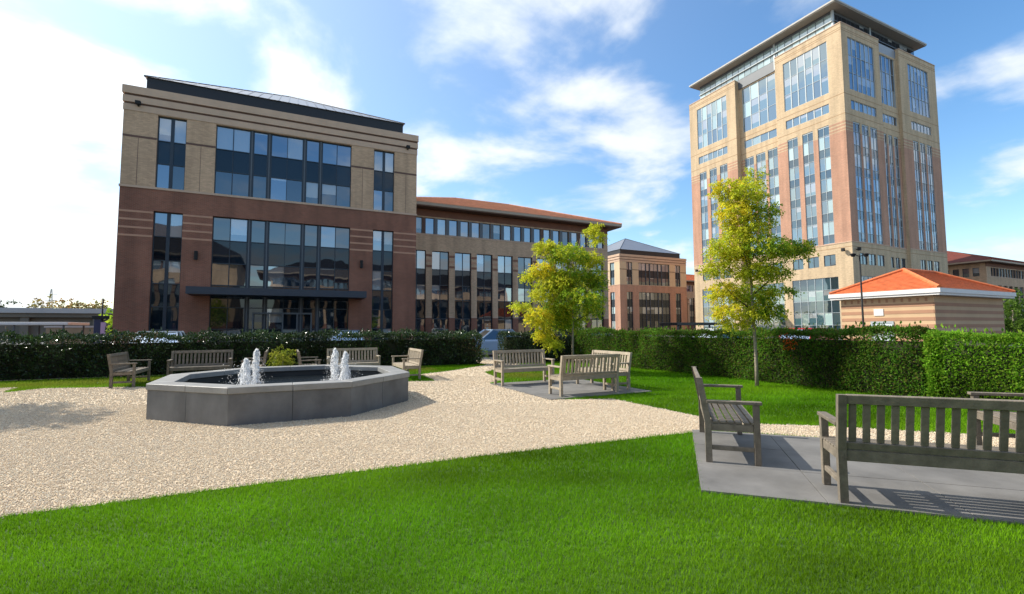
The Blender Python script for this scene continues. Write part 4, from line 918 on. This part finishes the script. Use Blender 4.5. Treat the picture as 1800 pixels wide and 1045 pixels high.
def car(x, y, rz, paint, label):
    t = thing('parked_car', label, 'car', (x, y, 0), 'cars parked behind the hedges', rz=rz if rz else 1e-6); t.rotation_euler = (0, 0, rz)
    secs = [(-2.1, .45, .62, .70), (-2.0, .3, .80, .82), (-1.5, .25, .88, .86), (-.6, .22, .92, .88), (.8, .22, .92, .88), (1.5, .25, .86, .87), (1.95, .3, .74, .82), (2.1, .42, .58, .70)]
    b = MB(); rings = []
    for X, zb, zt, w in secs: rings.append([(X, -w, zb+.1), (X, -w*.92, zb), (X, w*.92, zb), (X, w, zb+.1), (X, w, zt-.12), (X, w*.88, zt), (X, -w*.88, zt), (X, -w, zt-.12)])
    for i in range(len(rings)-1):
        for k in range(8): b.quad(rings[i][k], rings[i][(k+1) % 8], rings[i+1][(k+1) % 8], rings[i+1][k])
    n = len(b.v); b.v += rings[0]; b.f.append(tuple(n+k for k in range(8))); n = len(b.v); b.v += rings[-1]; b.f.append(tuple(n+k for k in reversed(range(8))))
    pm = mat('car paint '+'%.2f %.2f %.2f' % paint, paint, 0.22, 0.0, spec=.7)
    body = b.build('body', pm, t, smooth=False)
    g = MB(); lo = [(-1.55, -.80, .89), (-1.55, .80, .89), (1.0, .80, .91), (1.0, -.80, .91)]; hi = [(-.95, -.62, 1.40), (-.95, .62, 1.40), (.25, .62, 1.43), (.25, -.62, 1.43)]
    for k in range(4): g.quad(lo[k], lo[(k+1) % 4], hi[(k+1) % 4], hi[k])
    g.quad(*hi); g.build('cabin_glass', GLASS2, t)
    r = MB(); r.box(-.98, -.63, 1.40, .28, .63, 1.455); r.build('roof', pm, t)
    for s in (-1, 1):
        for a, c in ((lo[0], hi[0]), (lo[3], hi[3]), ((-.25, -.8, .9), (-.3, -.62, 1.42))):
            p = MB(); p.tube([(a[0], a[1]*-s, a[2]), (c[0], c[1]*-s, c[2])], [.04, .04], 5); p.build('pillar', pm, t)
        for X in (-1.3, 1.3):
            w = MB(); w.tube([(X, s*.68, .31), (X, s*.87, .31)], [.31, .31], 14); wh = w.build('wheel', RUBBER, t)
            w = MB(); w.tube([(X, s*.86, .31), (X, s*.885, .31)], [.19, .19], 10); w.build('rim', FRAME_L, wh)
        bpart('headlight', t, (1.95, s*.55-.14, .56, 2.09, s*.55+.14, .68), WHITE); bpart('tail_light', t, (-2.09, s*.55-.14, .6, -1.98, s*.55+.14, .72), mat('red lamp', (.35, .01, .01), .3, 0))
    return t
car(10.6, 24.6, rad(180), (.30, .40, .52), 'pale blue car visible through the gap between the hedges')
car(25.6, 16.1, rad(8), (.45, .02, .03), 'red car whose roof shows over the hedge before the tower')
car(22.3, 18.9, rad(2), (.62, .62, .60), 'white car whose roof shows over the hedge beside the red car')
car(21.3, 29.5, rad(5), (.55, .57, .58), 'silver car parked below the dark shelter roof')
car(-4.6, 24.0, rad(90), (.70, .71, .72), 'white car behind the hedge left of the entrance canopy')
car(2.9, 27.0, rad(90), (.20, .24, .30), 'grey car behind the hedge before the entrance doors')

def shelter(x0, x1, y0, y1, z, label, m, th=.2, n=4):
    t = thing('open_shelter', label, 'shelter', ((x0+x1)/2, (y0+y1)/2, 0), 'open flat-roofed shelters')
    bpart('roof', t, (x0, y0, z-th, x1, y1, z), m, .02)
    for k in range(n):
        for y in (y0+.2, y1-.2):
            x = x0+.3+(x1-x0-.6)*k/(n-1); b = MB(); b.tube([(x, y, 0), (x, y, z-th)], [.06, .06], 8); b.build('post', FRAME_M, t)
    return t
shelter(43.6, 52.5, 43.5, 46.5, 2.15, 'dark flat-roofed shelter at the foot of the tower', DARKMETAL, .35)
shelter(-27.0, -13.7, 43.0, 47.0, 2.08, 'long white flat-roofed shelter beyond the hedge at far left', WHITE, .2, 6)
def viaduct():
    t = thing('concrete_viaduct', 'long low concrete viaduct on the horizon at far left', 'viaduct', (-60, 91, 0))
    bpart('parapet', t, (-140, 89.8, 4.0, -14, 90.1, 4.72), CONC); bpart('deck', t, (-140, 90.1, 3.4, -14, 98, 4.0), CONC_D)
    bpart('retaining_wall', t, (-140, 91.0, -.03, -14, 91.6, 3.4), CONC_D)
    for k in range(16): x = -138+k*8; bpart('pier', t, (x, 90.3, -.03, x+.9, 91.0, 3.4), CONC_D)
viaduct()
def totem():
    t = thing('sign_totem', 'dark blue sign totem with a pink panel at the corner of the large block', 'sign', (-8.3, 30, 0))
    bpart('panel', t, (-8.57, 29.92, 0, -8.31, 30.08, 2.05), mat('navy panel', (.03, .035, .08), .4, .05), .01); bpart('pink_panel', t, (-8.30, 29.9, 0, -8.12, 30.06, 1.9), mat('pink panel', (.55, .32, .45), .5, .05), .01)
    bpart('cap', t, (-8.64, 29.86, 2.06, -8.02, 30.14, 2.22), RUBBER, .01)
totem()
def lowwall():
    t = thing('low_masonry_wall', 'low tan wall with pale coping left of the sign totem', 'wall', (-15.3, 50, 0))
    bpart('wall', t, (-17.2, 49.8, -.03, -13.6, 50.2, 1.72), mat('tan render', (.36, .28, .18), .9, .15)); bpart('coping', t, (-17.3, 49.72, 1.722, -13.5, 50.28, 1.86), CONC)
lowwall()
def pylon():
    t = thing('lattice_pylon', 'thin lattice mast far away above the viaduct', 'mast', (-85.4, 250, 0))
    b = MB(); H = 18.2
    for s, r in ((-1, -1), (1, -1), (1, 1), (-1, 1)): b.tube([(-85.4+s*1.2, 250+r*1.2, 0), (-85.4+s*.15, 250+r*.15, H)], [.12, .06], 4)
    for k in range(9):
        z0, z1 = H*k/9, H*(k+1)/9; w0, w1 = 1.2-1.05*k/9, 1.2-1.05*(k+1)/9
        b.tube([(-85.4-w0, 250-w0, z0), (-85.4+w1, 250-w1, z1)], [.05, .05], 4); b.tube([(-85.4+w0, 250-w0, z0), (-85.4-w1, 250-w1, z1)], [.05, .05], 4)
    b.build('mast_frame', FRAME_M, t)
    for z in (13.5, 16): bpart('cross_arm', t, (-87.2, 249.9, z, -83.6, 250.1, z+.15), FRAME_M)
pylon()
def fartree(x, y, z0, w, h, pal, label, seed):
    r_ = np.random.default_rng(seed)
    bl = [((r_.uniform(-w, w)*.7, r_.uniform(-w, w)*.5, z0+h*(.15+.75*r_.random())), (w*.38, w*.38, h*.22), pal, 1.0) for _ in range(14)]
    tree('roadside_tree', label, (x, y, 0), bl, 160, .42, seed, [((0, 0, -.03), .25), ((0, 0, z0+h*.6), .1)], [], 'trees beyond the viaduct')
AUT = [(.30, .24, .07), (.34, .22, .08), (.24, .22, .07)]; GG = [(.06, .09, .04), (.08, .11, .05)]
fartree(-39.5, 118, 2.0, 3.6, 5.6, AUT, 'autumn yellow tree top rising above the viaduct', 301)
fartree(-35.0, 121, 1.5, 2.0, 5.0, AUT, 'smaller rusty tree top right of the yellow one above the viaduct', 302)
fartree(-48.6, 118, 1.5, 2.4, 5.6, GG, 'dark green tree top at the left edge above the viaduct', 303)
fartree(-44.2, 124, 1.5, 2.2, 4.9, GG, 'low dark tree top between the left edge and the mast', 304)
fartree(-12.5, 55, .4, 1.6, 2.8, GRN, 'green tree beside the left corner of the large brick block', 305)
